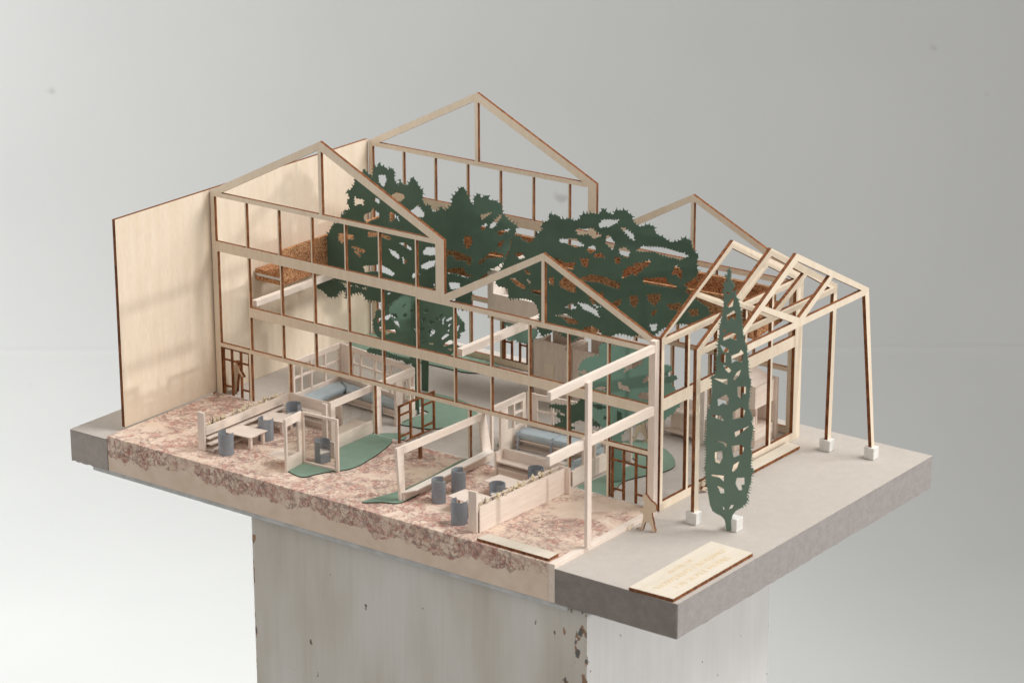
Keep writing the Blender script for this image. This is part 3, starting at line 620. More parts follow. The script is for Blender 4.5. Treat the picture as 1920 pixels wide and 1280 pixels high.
c1h = [zc([(1045, 160), (1080, 120), (1200, 122), (1170, 150), (1120, 180), (1100, 170), (1060, 185)]), zc([(1200, 180), (1230, 178), (1300, 230), (1308, 280), (1280, 260)]), zc([(880, 190), (1000, 185), (1070, 240), (1010, 260), (970, 225), (900, 235)]), zc([(760, 260), (880, 258), (945, 310), (880, 325), (800, 290), (770, 290)]),
       zc([(1105, 235), (1130, 240), (1165, 290), (1150, 340), (1090, 290)]), zc([(970, 320), (1010, 305), (1030, 335), (1000, 365), (970, 355)]), zc([(1010, 370), (1060, 355), (1100, 395), (1010, 392)]), zc([(1190, 330), (1240, 320), (1275, 350), (1260, 395), (1200, 370)]), zc([(1160, 390), (1200, 395), (1200, 440), (1165, 440)]),
       zc([(1310, 345), (1360, 312), (1500, 320), (1650, 360), (1700, 385), (1640, 410), (1540, 390), (1430, 350), (1370, 355)]), zc([(1290, 440), (1420, 415), (1400, 460), (1320, 450)]), zc([(1220, 490), (1260, 460), (1330, 450), (1390, 455), (1350, 490), (1310, 530), (1290, 510), (1215, 550)]), zc([(1580, 490), (1600, 450), (1650, 490), (1640, 555), (1610, 520), (1570, 520)]),
       zc([(905, 400), (975, 400), (970, 470), (930, 455)]), zc([(740, 395), (800, 430), (885, 430), (860, 490), (790, 460), (730, 430)]), zc([(910, 540), (1000, 515), (1100, 535), (1200, 580), (1200, 625), (1160, 615), (1060, 580), (930, 560)]), zc([(1365, 545), (1530, 535), (1540, 570), (1610, 600), (1600, 620), (1480, 600), (1370, 580)]),
       zc([(1660, 590), (1750, 530), (1760, 600), (1700, 625)]), zc([(1265, 670), (1320, 665), (1335, 710), (1310, 755), (1280, 740)]), zc([(1395, 660), (1490, 655), (1490, 700), (1450, 745), (1400, 700)]), zc([(1130, 720), (1215, 690), (1200, 740), (1150, 760)]), zc([(1535, 730), (1640, 720), (1640, 780), (1560, 770)]), zc([(1430, 780), (1470, 765), (1450, 815), (1420, 810)]), zc([(1690, 770), (1760, 760), (1770, 810), (1710, 820)]),
       zc([(1410, 875), (1470, 870), (1460, 920), (1430, 925)]), zc([(1045, 670), (1060, 640), (1085, 650), (1080, 690), (1060, 760)]), zc([(960, 650), (1000, 680), (1045, 760), (1000, 730)]), zc([(795, 750), (855, 718), (888, 765), (840, 765)]), zc([(890, 715), (960, 730), (1030, 770), (1055, 830), (1010, 800), (940, 770)]), zc([(730, 810), (810, 800), (910, 860), (880, 875), (830, 870), (790, 830)]),
       zc([(405, 545), (440, 540), (520, 600), (515, 630), (460, 600)]), zc([(685, 540), (725, 535), (725, 600), (690, 580)]), zc([(760, 570), (800, 530), (885, 580), (880, 650), (830, 640), (770, 605)]), zc([(545, 625), (630, 630), (630, 670), (580, 660)]), zc([(440, 365), (500, 360), (520, 400), (480, 410)]), zc([(505, 480), (535, 485), (560, 520), (530, 515)]), zc([(530, 545), (560, 570), (555, 590), (535, 570)]), zc([(930, 910), (960, 895), (1060, 925), (1055, 945), (980, 935)])]
tree('broad_tree', 'widest dark green card tree with layered flat crown on the right half', (44.7, 14.7), [(C1, c1o, c1h, GREEN, .28, .34)])
B1 = Bent([(14, 7.2), (18, 8.4), (22.6, 8.28), (26, 7.9), (32, 9.8)]); B2 = Pl(22.6, 8.3, .5, .86)
b1o = z7([(165, 500), (200, 470), (215, 360), (290, 345), (370, 370), (430, 260), (520, 220), (600, 130), (740, 110), (900, 160), (1100, 190), (1300, 260), (1420, 290), (1500, 390), (1560, 480), (1630, 560), (1635, 690), (1560, 720), (1560, 800), (1480, 830), (1420, 890), (1500, 900), (1600, 950), (1590, 1000), (1450, 1020), (1400, 1090), (1200, 1040), (1050, 1010), (930, 990), (910, 1200), (890, 1330), (905, 2020), (815, 2020), (815, 1500), (790, 1200), (700, 1220), (640, 1150), (560, 1150), (470, 1120), (400, 1080), (230, 1060), (90, 1030), (60, 990), (110, 950), (330, 1000), (560, 1080), (760, 1130), (760, 1000), (640, 950), (480, 900), (330, 830), (260, 790), (210, 740), (180, 660)])
b1h = [z7([(225, 490), (350, 460), (420, 410), (540, 405), (565, 490), (500, 480), (460, 450), (400, 510), (290, 500), (245, 580)]), z7([(490, 520), (570, 530), (600, 640), (560, 600), (520, 570)]), z7([(265, 620), (300, 620), (300, 700), (270, 680)]), z7([(350, 670), (520, 665), (540, 730), (460, 710), (370, 750)]), z7([(830, 450), (860, 445), (845, 500), (815, 495)]),
       z7([(965, 380), (1020, 320), (1060, 330), (1060, 380), (1010, 400)]), z7([(945, 480), (1000, 450), (1020, 500), (960, 565)]), z7([(1050, 540), (1100, 505), (1170, 540), (1070, 590)]), z7([(1165, 465), (1210, 465), (1205, 530), (1180, 520)]), z7([(1220, 440), (1270, 400), (1290, 420), (1225, 520)]), z7([(1335, 510), (1430, 450), (1430, 500), (1350, 535)]), z7([(1275, 490), (1330, 455), (1300, 500), (1290, 590), (1275, 580)]),
       z7([(1040, 690), (1100, 650), (1165, 680), (1150, 730), (1080, 780)]), z7([(820, 650), (920, 620), (1015, 640), (980, 680), (850, 700)]), z7([(1360, 590), (1420, 565), (1380, 630)]), z7([(1260, 790), (1340, 730), (1390, 740), (1340, 790), (1270, 830)]), z7([(1285, 910), (1380, 830), (1440, 830), (1430, 890), (1310, 940)]), z7([(940, 880), (1030, 840), (1040, 860), (960, 905)]), z7([(1060, 870), (1140, 880), (1120, 910), (1060, 900)]),
       z7([(1360, 960), (1440, 970), (1430, 1000), (1370, 990)]), z7([(935, 810), (985, 745), (950, 830)]), z7([(1510, 610), (1550, 585), (1530, 680), (1505, 690)]), z7([(600, 290), (612, 285), (610, 360), (600, 350)]), z7([(1360, 680), (1390, 645), (1380, 700), (1360, 700)])]
b2o = z7([(420, 330), (500, 230), (600, 150), (700, 130), (850, 170), (960, 260), (940, 420), (860, 560), (820, 700), (860, 830), (880, 980), (840, 980), (790, 800), (700, 720), (600, 700), (500, 560), (430, 450)])
b2_old = z7([(420, 330), (500, 230), (600, 150), (700, 130), (850, 160), (1000, 230), (1150, 300), (1250, 330), (1350, 400), (1420, 430), (1440, 620), (1420, 780), (1300, 860), (1180, 850), (1050, 960), (940, 900), (890, 950), (860, 850), (760, 850), (640, 900), (560, 860), (520, 760), (420, 700), (400, 560), (380, 450)])
b2h = [z7([(1040, 690), (1100, 650), (1165, 680), (1150, 730), (1080, 780)]), z7([(820, 650), (920, 620), (1015, 640), (980, 680), (850, 700)]), z7([(965, 380), (1020, 320), (1060, 330), (1060, 380), (1010, 400)]), z7([(945, 480), (1000, 450), (1020, 500), (960, 565)]), z7([(1050, 540), (1100, 505), (1170, 540), (1070, 590)]), z7([(1220, 440), (1270, 400), (1290, 420), (1225, 520)]), z7([(650, 270), (690, 240), (660, 300), (630, 310)]), z7([(640, 420), (700, 390), (710, 450), (660, 470)]),
       z7([(760, 340), (800, 330), (810, 380), (760, 380)]), z7([(440, 410), (540, 405), (565, 490), (500, 480)]), z7([(490, 520), (570, 530), (600, 640), (560, 600)]), z7([(400, 670), (520, 665), (540, 730), (460, 710)]), z7([(1335, 510), (1410, 460), (1400, 500), (1350, 535)]), z7([(1260, 790), (1340, 730), (1390, 740), (1340, 790)])]
tr = tree('small_tree', 'small mid-green card tree with lacy round crown on the inner lawn', (22.6, 8.28), [(B1, b1o, b1h, MIDG, .14, .3), (B2, b2o, b1h[:2]+b1h[3:14]+b2h[6:9], MIDG, .14, .3)])
MB().box(22.2, 22.6, 7.2, 9.3, .16, .6).build('tree_foot', WHITE, tr)
D1 = Pl(52.4, 4.35, .55, .83); D2 = Pl(52.3, 4.3, 1, .0)
d1o = z8([(440, 320), (480, 250), (560, 200), (620, 190), (700, 180), (690, 60), (760, 20), (900, 60), (1050, 40), (1150, 60), (1240, 100), (1300, 150), (1400, 180), (1445, 190), (1480, 290), (1540, 290), (1620, 320), (1580, 390), (1530, 450), (1640, 420), (1690, 460), (1600, 530), (1660, 600), (1750, 720), (1720, 800), (1640, 900), (1560, 960), (1500, 990), (1400, 980), (1300, 1000), (1200, 1050), (1050, 1100), (980, 1180), (985, 1300), (985, 1790), (880, 1790), (885, 1300), (850, 1200), (760, 1120), (700, 1040), (620, 980), (600, 900), (620, 700), (590, 600), (560, 500), (460, 440)])
d1h = [z8([(1000, 400), (1040, 300), (1120, 280), (1265, 215), (1240, 270), (1130, 350), (1080, 350)]), z8([(625, 590), (700, 570), (790, 565), (785, 630), (690, 610)]), z8([(925, 510), (980, 515), (975, 545), (1060, 560), (1090, 635), (1020, 620), (940, 590)]), z8([(1230, 530), (1300, 420), (1340, 480), (1300, 510)]), z8([(1180, 680), (1240, 640), (1320, 645), (1310, 740), (1200, 720)]), z8([(600, 790), (700, 790), (790, 830), (700, 860), (620, 830)]), z8([(740, 960), (790, 930), (850, 965), (780, 990)]), z8([(440, 380), (520, 350), (560, 400), (480, 420)])]
d2o = z8([(60, 820), (100, 790), (240, 800), (330, 810), (420, 780), (470, 700), (560, 690), (700, 760), (860, 820), (985, 900), (985, 1100), (900, 1100), (760, 1080), (600, 1060), (470, 1000), (400, 1010), (320, 1050), (400, 1090), (330, 1130), (150, 1140), (60, 1100), (130, 1050), (240, 1000), (160, 950), (170, 900), (230, 870)])
d2h = [z8([(190, 890), (250, 900), (270, 940), (200, 920)]), z8([(400, 1010), (450, 990), (560, 1030), (500, 1060)])]
tree('spruce_tree', 'teal card conifer just inside the entrance corner, crossed by beam shadows', (52.4, 4.35), [(D1, d1o, d1h, TEAL, .22, .38), (D2, d2o, d2h, GREEN, .2, .34)])  # lit sheet in lighter green, shaded sheet in darker: light put into the colours
E1 = Pl(27.3, 20.8, .55, .83)
e1o = Z(860, 500, 8, [(640, 770), (740, 700), (860, 660), (960, 620), (1080, 615), (1180, 680), (1195, 760), (1180, 900), (1190, 1000), (1140, 1080), (1130, 1500), (1120, 1900), (1090, 1900), (1095, 1500), (1080, 1150), (1020, 1160), (900, 1130), (860, 1100), (760, 1110), (690, 1060), (670, 1000), (720, 950), (680, 880), (690, 840)])
tree('small_tree', 'pale turquoise card sapling below the raised box', (28.2, 21.3), [(E1, e1o, [Z(860, 500, 8, [(700, 880), (790, 910), (780, 930), (700, 910)]), Z(860, 500, 8, [(870, 860), (930, 870), (880, 930)]), Z(860, 500, 8, [(880, 820), (1050, 835), (1060, 850), (900, 840)])], LGREEN, .2, .36)])
# cypress
K = Pl(69.1, .35, 1, .3)
cy = [(1366, 503), (1363, 512), (1364, 519), (1359, 513), (1362, 523), (1364, 527), (1358, 531), (1355, 545), (1357, 560), (1356, 580), (1352, 600), (1349, 620), (1346, 650), (1343, 675), (1342, 700), (1333, 706), (1335, 725), (1333, 745), (1331, 765), (1326, 770), (1325, 790), (1324, 810), (1322, 830), (1324, 850), (1322, 870), (1323, 890), (1324, 905), (1328, 925), (1331, 945), (1336, 957), (1345, 963), (1352, 966), (1358, 972), (1361, 980), (1362, 996), (1372, 996), (1371, 975), (1374, 965), (1380, 957), (1391, 951), (1399, 944), (1404, 935), (1400, 930), (1405, 915), (1409, 900), (1410, 888), (1414, 880), (1408, 875), (1410, 855), (1408, 835), (1411, 815), (1413, 800), (1408, 790), (1412, 785), (1407, 770), (1403, 760), (1406, 740), (1408, 715), (1404, 700), (1404, 680), (1401, 660), (1402, 650), (1396, 640), (1393, 620), (1391, 600), (1389, 580), (1385, 565), (1380, 550), (1379, 540), (1375, 530), (1370, 523), (1372, 513), (1370, 505)]
ya = lambda p: Z(1320, 490, 7.11, p)
yb = lambda p: Z(1310, 640, 7.11, p)
yc = lambda p: Z(1310, 800, 6.095, p)
ch = [ya([(275, 400), (355, 420), (345, 445), (280, 425)]), ya([(370, 395), (415, 340), (430, 380), (390, 405)]), ya([(305, 590), (400, 470), (385, 600), (330, 615)]), ya([(300, 720), (400, 650), (430, 700), (415, 790), (370, 740), (310, 800)]), ya([(255, 1000), (350, 940), (435, 965), (430, 1055), (350, 1020), (260, 1060)]), ya([(205, 1105), (260, 1130), (335, 1165), (325, 1215), (265, 1215)]), ya([(270, 890), (300, 930), (250, 945)]),
      yb([(435, 190), (540, 150), (565, 105), (600, 150), (575, 275), (500, 255), (440, 290)]), yb([(320, 305), (400, 340), (435, 385), (400, 420), (360, 380)]), yb([(460, 500), (510, 410), (565, 375), (540, 450), (480, 518)]), yb([(200, 485), (300, 500), (385, 500), (385, 580), (320, 550), (220, 505)]), yb([(515, 600), (630, 600), (630, 700), (580, 690), (575, 775), (520, 730)]), yb([(250, 770), (370, 700), (405, 760), (390, 855), (330, 820), (260, 860)]), yb([(455, 940), (570, 870), (620, 920), (595, 1020), (540, 1020), (455, 1040)]), yb([(165, 975), (300, 985), (340, 1060), (300, 1050), (180, 1000)]), yb([(475, 1210), (540, 1180), (680, 1120), (560, 1220), (490, 1275)]),
      yc([(175, 155), (290, 170), (325, 190), (315, 240), (280, 190)]), yc([(375, 215), (490, 200), (520, 240), (500, 310), (400, 350), (385, 280)]), yc([(175, 290), (270, 270), (275, 350), (240, 420), (190, 400)]), yc([(380, 500), (400, 430), (465, 390), (440, 470), (395, 515)]), yc([(140, 540), (290, 555), (290, 630), (240, 580), (150, 560)]), yc([(210, 665), (290, 705), (295, 755), (250, 760)]), yc([(435, 580), (525, 575), (525, 660), (490, 660), (500, 720), (460, 725), (420, 650)]), yc([(345, 940), (370, 890), (405, 885), (380, 930)]), yc([(272, 908), (292, 912), (297, 950), (282, 945)])]
t = thing('cypress_tree', 'slim grey-green card cypress standing in a white block in front of the canopy', 'tree', (69.1, .3, 0), 'cut card trees')
O = [(a, max(b_, .1)) for a, b_ in jag([K.at(*p) for p in cy], .28, .24, 5, keep=2.6)]
panel('crown_sheet', K, O, [[K.at(*p) for p in h] for h in ch], .12, mat('cypress_card', (.15, .225, .18), .8, (.138, .208, .165), .5), TEAL, t)
MB().box(68.35, 69.75, .3, 1.5, .02, 1.4).build('tree_block', WHITE, t, .05)
for i in range(3):
    pass

# ------------------------------------------------------------------ figures
FIG = mat('figure_plywood', (.70, .575, .44), .7, (.64, .51, .38), 1.2, (1, 1, .12))
def figure(label, pl, pts, holes=()):
    o = panel('person', pl, [(a, max(b_, .03)) for a, b_ in [pl.at(*p) for p in pts]], [[pl.at(*p) for p in h] for h in holes], .3, FIG, BURN)
    return tag(o, label, 'person')
fp = Z(1180, 910, 12.8, [(372, 193), (338, 228), (328, 270), (345, 320), (365, 360), (372, 400), (355, 470), (345, 520), (300, 520), (262, 570), (290, 630), (352, 670), (348, 740), (320, 880), (288, 1000), (200, 1010), (165, 1070), (200, 1095), (310, 1102), (340, 1060), (385, 900), (410, 850), (430, 885), (470, 840), (510, 920), (560, 1020), (550, 1060), (495, 1090), (500, 1118), (620, 1122), (643, 1060), (612, 1000), (592, 850), (560, 740), (556, 640), (620, 632), (660, 580), (660, 480), (600, 400), (540, 368), (470, 280), (420, 205)])
figure('flat plywood walker with a backpack, striding outside by the front right corner', Pl(62.2, -4.5, 1, .1), fp)
f2 = Z(380, 640, 8, [(520, 280), (495, 300), (498, 340), (480, 380), (478, 440), (480, 600), (470, 760), (500, 775), (525, 760), (535, 620), (548, 480), (560, 470), (590, 500), (615, 540), (630, 525), (600, 470), (575, 430), (555, 370), (540, 345), (545, 300)])
figure('flat plywood person standing just behind the left door grid', Pl(1.5, 1.75, .8, -.55), f2)
sc_ = [(x-1205+1191, y-925+756) for x, y in fp]
figure('flat plywood walker on the inner floor behind the entrance, seen through mullions', Pl(46.8, 15.5, .9, .4), [(x, y) for x, y in sc_])
f4 = [(x-1213+1334, y-996+919) for x, y in fp]
figure('flat plywood person by the end sill, almost hidden behind the cypress', Pl(61.4, 8.6, .3, 1), f4)
tag(MB().box(31.8, 32.1, -3.05, -2.75, .42, 2.75).build('short_post', [BURN]), 'short burnt plywood stick upright on the terrace behind the booth glass', 'post')

# ------------------------------------------------------------------ chairs
def chair(x, y, z, face, label, group='tub chairs around the terrace tables', h=2.45, r=.84):
    t = thing('tub_chair', label, 'chair', (x, y, z), group)
    a0 = R(face+52); a1 = R(face+308); n = 30; P = []; F = []; th = .07
    for i in range(n+1):
        a = a0+(a1-a0)*i/n; c, s_ = math.cos(a), math.sin(a)
        P += [(x+r*c, y+r*s_, z+.01), (x+r*c, y+r*s_, z+h), (x+(r-th)*c, y+(r-th)*s_, z+h), (x+(r-th)*c, y+(r-th)*s_, z+.01)]
    for i in range(n):
        k = 4*i
        for j in range(4): F.append((k+j, k+(j+1) % 4, k+4+(j+1) % 4, k+4+j))
    F += [(0, 3, 2, 1), (4*n, 4*n+1, 4*n+2, 4*n+3)]
    o = MB().poly(P, F).build('backrest', CHAIR, t)
    pts = [(x+(r-th-.01)*math.cos(a0+(a1-a0)*i/n), y+(r-th-.01)*math.sin(a0+(a1-a0)*i/n)) for i in range(n+1)]
    MB().prism(pts, z+1.12, z+1.22).build('seat', PAPERW, t)
    c0, c1 = pts[0], pts[-1]
    MB().bar((c0[0]*.98+x*.02, c0[1]*.98+y*.02), (c1[0]*.98+x*.02, c1[1]*.98+y*.02), .06, z+.02, z+1.1).build('front_panel', CHAIR, t)
    return t
chair(14.4, -14.1, .41, 80, 'grey-blue tub chair at the near end of the left terrace, back to the viewer')
chair(14.9, -8.3, .41, 100, 'grey-blue tub chair wedged between the two left terrace tables')
chair(14.3, -3.0, .41, -70, 'grey-blue tub chair facing out from the back bench of the left terrace')
chair(24.3, -9.9, .41, -15, 'grey-blue tub chair inside the small glazed booth')
chair(41.3, -11.4, .41, 50, 'grey-blue tub chair nearest the slanted booth counter, front one of that pair')
chair(41.3, -8.1, .41, 50, 'grey-blue tub chair at the booth counter, rear one of that pair')
chair(46.5, -14.8, .41, 95, 'grey-blue tub chair beside the right planter end board, nearest the terrace edge')
chair(46.8, -8.9, .41, -110, 'grey-blue tub chair between the two right tables, seen over the planter')
chair(47.3, -3.0, .41, -110, 'grey-blue tub chair at the foot of the right stepped bench')

# ------------------------------------------------------------------ tables
def table(pts, leg, label, z=1.9, name='terrace_table'):
    t = thing(name, label, 'table', (sum(p[0] for p in pts)/len(pts), sum(p[1] for p in pts)/len(pts), .41), 'thin balsa tables')
    MB().prism(pts, z-.1, z).build('table_top', BALSAX, t)
    for x, y in leg: MB().box(x-.16, x+.16, y-.16, y+.16, .42, z-.11).build('leg', BALSA, t)
table([(12.15, -12.3), (16.0, -12.0), (15.9, -9.15), (12.15, -9.5)], [(15.6, -11.6), (15.6, -9.6)], 'thin balsa table at the near end of the left planter')
table([(12.15, -7.1), (15.6, -6.3), (15.2, -3.9), (12.15, -4.4)], [(15.1, -5.9), (14.9, -4.3)], 'thin balsa table at the far end of the left planter')
table([(43.35, -12.65), (46.6, -13.0), (48.9, -13.0), (48.9, -10.3), (43.6, -10.1)], [(44.2, -12.1), (46.2, -12.6), (46.2, -10.7)], 'thin balsa table nearest the end board of the right planter')
table([(43.7, -7.15), (48.9, -7.4), (48.9, -4.95), (43.9, -4.7)], [(44.3, -6.7), (44.3, -5.1)], 'thin balsa table at the far end of the right planter')
table([(21.2, -5.6), (22.75, -5.6), (22.75, -.7), (21.2, -.7)], [(21.5, -5.2), (21.5, -1.2)], 'long low balsa table along the left pod wall', 1.85)
table([(20.3, -13.9), (20.1, -13.2), (20.4, -12.0), (22.6, -11.5), (22.75, -14.2), (22.0, -14.35)], [(21.8, -12.8)], 'small round-cornered white table left of the glazed booth', 1.6)

# ------------------------------------------------------------------ planters and terrace benches
def flowers(y0, y1, x, z, n, seed, lab):
    rd = random.Random(seed)
    for i in range(n):
        y = y0+(y1-y0)*(i+.5)/n+rd.uniform(-.3, .3); mb = MB(); k = rd.randint(5, 8)
        t = thing('dried_flower_tuft', lab, 'dried flowers', (x, y, z), lab.split(',')[0]+' row')
        for j in range(k):
            cx, cy, cz, r_ = x+rd.uniform(-.28, .28), y+rd.uniform(-.5, .5), z+rd.uniform(.25, .75), rd.uniform(.14, .30)
            P = [(cx+r_*rd.uniform(.5, 1)*a, cy+r_*rd.uniform(.5, 1)*b_, cz+r_*rd.uniform(.6, 1.2)*c_) for a, b_, c_ in ((1, 0, 0), (-1, 0, 0), (0, 1, 0), (0, -1, 0), (0, 0, 1), (0, 0, -1))]
            mb.poly(P, [(0, 2, 4), (2, 1, 4), (1, 3, 4), (3, 0, 4), (2, 0, 5), (1, 2, 5), (3, 1, 5), (0, 3, 5)])
        mb.build('petals', FLOW, t)
        if rd.random() < .75: m2 = MB(); sprig(m2, x, y+rd.uniform(-.3, .3), z+.2, rd.uniform(.5, 1.0), 6, seed*31+i, .4); m2.build('stems', FLOWD, t)
pt = thing('planter', 'long balsa planter trough on the left terrace with a tall end board', 'planter', (11.6, -8, .41), 'long planter troughs')
box('end_board', BALSA, (11.15, 12.1, -15.0, -14.75, .42, 4.7), pt)
q = MB(); q.box(11.2, 11.35, -14.73, -1.3, .42, 3.1); q.build('rear_board', BALSAH, pt)
box('front_board', BALSAH, (12.0, 12.15, -14.73, -1.3, 2.15, 3.1), pt); box('soil', PAPERW, (11.37, 11.98, -14.7, -1.35, 2.5, 2.7), pt)
flowers(-14.3, -2.2, 11.68, 2.7, 9, 5, 'cream dried flower tuft in the left planter trough')
bn = thing('stepped_bench', 'low slatted balsa bench along the inner side of the left planter', 'bench', (12.8, -8, .41), 'stepped terrace benches')
box('seat_slat', BALSAH, (11.5, 12.5, -14.7, -2.3, 1.75, 1.87), bn); box('middle_slat', BALSAH, (11.5, 12.9, -14.7, -2.3, 1.15, 1.27), bn); box('lower_slat', BALSAH, (11.5, 13.1, -14.7, -2.3, .45, .62), bn)
bn = thing('stepped_bench', 'stepped balsa bench with back board closing the left terrace against the facade', 'bench', (16, -1.6, .41), 'stepped terrace benches')
box('back_board', BALSAX, (12.2, 19.6, -1.25, -1.0, .42, 3.15), bn); box('seat', BALSAX, (12.2, 19.0, -2.2, -1.27, 1.85, 2.0), bn); box('step', BALSAX, (12.2, 19.0, -2.55, -1.27, 1.05, 1.2), bn); box('base_board', BALSAX, (12.2, 19.0, -2.2, -2.05, .42, 1.03), bn)
pt = thing('planter', 'long balsa planter trough on the right terrace, broad outer side striped by post shadows', 'planter', (49.5, -8.5, .41), 'long planter troughs')
box('end_board', BALSA, (48.6, 49.6, -16.0, -15.72, .42, 4.75), pt)
q = MB(); q.bar((49.75, -15.7), (50.25, -2.1), .14, .42, 3.2); q.build('front_board', BALSAH, pt)
q = MB(); q.bar((49.05, -15.7), (49.5, -2.1), .14, .42, 3.25); q.build('rear_board', BALSAH, pt)
box('far_end_board', BALSA, (49.5, 50.9, -2.05, -1.85, .42, 3.3), pt); q = MB(); q.bar((49.4, -15.68), (49.87, -2.15), .5, 2.55, 2.75); q.build('soil', PAPERW, pt)
flowers(-15.2, -3, 49.62, 2.75, 9, 8, 'cream dried flower tuft in the right planter trough')
bn = thing('stepped_bench', 'stepped balsa bench with back board at the rear of the right terrace', 'bench', (45, -1.5, .41), 'stepped terrace benches')
box('back_board', BALSAX, (41.6, 49.3, -.95, -.7, .42, 3.1), bn); box('side_board', BALSAH, (41.35, 41.58, -2.2, -.7, .42, 3.0), bn); box('seat', BALSAX, (41.6, 49.2, -2.15, -.97, 1.9, 2.05), bn); box('step', BALSAX, (41.6, 49.2, -2.15, -.97, 1.2, 1.35), bn); box('base_board', BALSAX, (41.6, 49.2, -2.0, -1.85, .42, 1.18), bn)

# ------------------------------------------------------------------ glazed booth on the left terrace
bo = thing('glazed_booth', 'small glazed booth of balsa frames standing on the left lawn', 'booth', (24, -11, .42))
pl = Pl(23.25, -14.6, -.13, 1)
panel('window_side', pl, rect(0, 3.05, .42, 6.3), [rect(.28, 2.4, 1.95, 5.45)], .28, BALSAH, BALSA, bo)
panel('window_pane', pl, rect(.3, 2.38, 1.97, 5.43), [], .05, GLASS, GLASS, bo)
pl2 = Pl(22.95, -11.5, 1, .06)
panel('front_frame', pl2, rect(.1, 4.75, .42, 6.3), [rect(.28, 4.4, .75, 6.0)], .22, BALSA, BALSAX, bo)
panel('front_pane', pl2, rect(.3, 4.38, .77, 5.98), [], .05, GLASS, GLASS, bo)
pl3 = Pl(22.9, -8.3, 1, .02)
panel('rear_frame', pl3, [(.15, .42), (1.75, .42), (1.75, 2.2), (.75, 2.2), (.75, 6.3), (.15, 6.3)], [], .25, BALSA, BALSA, bo)

# ------------------------------------------------------------------ pods
def lattice(name, pl, s0, s1, z0, z1, cols, parent, rail=.62, mid=None, th=.25, fr_=.25, glass_=True, faces=(BALSA, BALSAX), bottom=.3, op=None):
    H = []; w_ = .26; zs = [z0+bottom, mid-.1, mid+.1, z1-rail] if mid else [z0+bottom, z1-rail]
    xs = []; a = s0+fr_
    for c in cols: xs.append((a, c)); a = c+w_
    xs.append((a, s1-fr_))
    for a, c in xs:
        for k in range(0, len(zs), 2): H.append(rect(a, c, zs[k], zs[k+1]))
    o = panel(name, pl, rect(s0, s1, z0, z1), H, th, faces[0], faces[1], parent)
    if glass_: panel('pane', pl, rect(s0+.1, s1-.1, z0+bottom/2, z1-rail/2), [], .04, GLASS, GLASS, parent, off=-th/2-.05)
    return o
pd = thing('seating_pod', 'left balsa seating pod with lattice windows and a long glazed side towards the lawn', 'pod', (17, 2, 0), 'balsa seating pods')
lattice('lattice_wall', AX(10.8), .9, 9.0, 1.75, 5.95, [2.2, 3.9, 6.3], pd, mid=3.9)
box('wall_base', BALSAH, (10.65, 10.92, .9, 9.0, .02, 1.73), pd)
pb = Pl(10.95, 9.1, 11.8, -1.75)
lattice('lattice_wall', pb, 1.9, 11.9, 1.75, 5.95, [3.2, 5.6, 8.2, 10.4], pd, mid=4.0)
panel('corner_panel', pb, rect(.0, 1.88, .02, 5.95), [], .27, BALSA, BALSA, pd)
panel('wall_base', pb, rect(1.9, 11.9, .02, 1.73), [], .25, BALSAX, BALSAX, pd)
# right side: rail, posts, low boards, glass
sd = AX(22.95)
panel('side_rail', sd, rect(-7.0, -.05, 5.25, 5.95), [], .35, BALSAH, BALSAH, pd)
panel('side_rail', sd, rect(.45, 7.3, 5.2, 5.98), [], .35, BALSAH, BALSAH, pd)
panel('side_post', sd, rect(-7.0, -6.3, .42, 5.23), [], .35, BALSA, BALSA, pd)
panel('side_board', sd, rect(-6.28, -.1, .42, 1.9), [], .3, BALSAH, BALSAH, pd)
panel('side_pane', sd, rect(-6.25, -.1, 1.92, 5.2), [], .05, GLASS, GLASS, pd)
panel('side_post', sd, rect(.5, 1.4, .02, 5.18), [], .3, BALSA, BALSA, pd)
panel('side_post', sd, rect(4.0, 4.95, .02, 5.18), [], .3, BALSA, BALSA, pd)
panel('side_board', sd, [(4.97, .3), (7.3, .3), (7.3, 5.18), (4.97, 5.18)], [rect(5.1, 6.4, 2.1, 5.0), rect(6.6, 7.1, 2.1, 3.6), rect(6.6, 7.1, 3.8, 5.0)], .25, BALSAH, BALSA, pd)
# cushions of the left pod
def cushion(name, pts, z0, z1, parent, m=CUSH, bv=.22):
    return MB().prism(pts, z0, z1).build(name, m, parent, bv)
bn = thing('cushioned_bench', 'L-shaped bench with pale blue cushions inside the left pod', 'bench', (14, 6, 0), 'blue cushioned benches')
box('bench_base', BALSAH, (11.0, 12.9, .9, 8.4, .02, 1.0), bn)
q = MB(); q.prism([(12.95, 8.4), (22.3, 7.0), (22.0, 5.9), (12.95, 6.5)], .35, .95); q.build('bench_base', BALSAX, bn)
q = MB(); q.prism([(13.2, 6.2), (22.0, 5.75), (22.0, 5.6), (13.2, 6.05)], .3, .45); q.build('bench_rail', BALSAX, bn)
cushion('cushion', [(11.0, .95), (13.2, .95), (13.35, 6.4), (13.2, 7.2), (11.0, 8.6)], 1.02, 1.68, bn)
cushion('cushion', [(11.1, 8.62), (13.22, 7.22), (14.0, 6.2), (21.9, 5.75), (22.3, 6.9), (16, 7.75)], 1.02, 1.75, bn)
for x in (13.75, 19.6): box('strap', STRAP, (x, x+.14, 5.55, 5.7, .3, 1.5), bn)
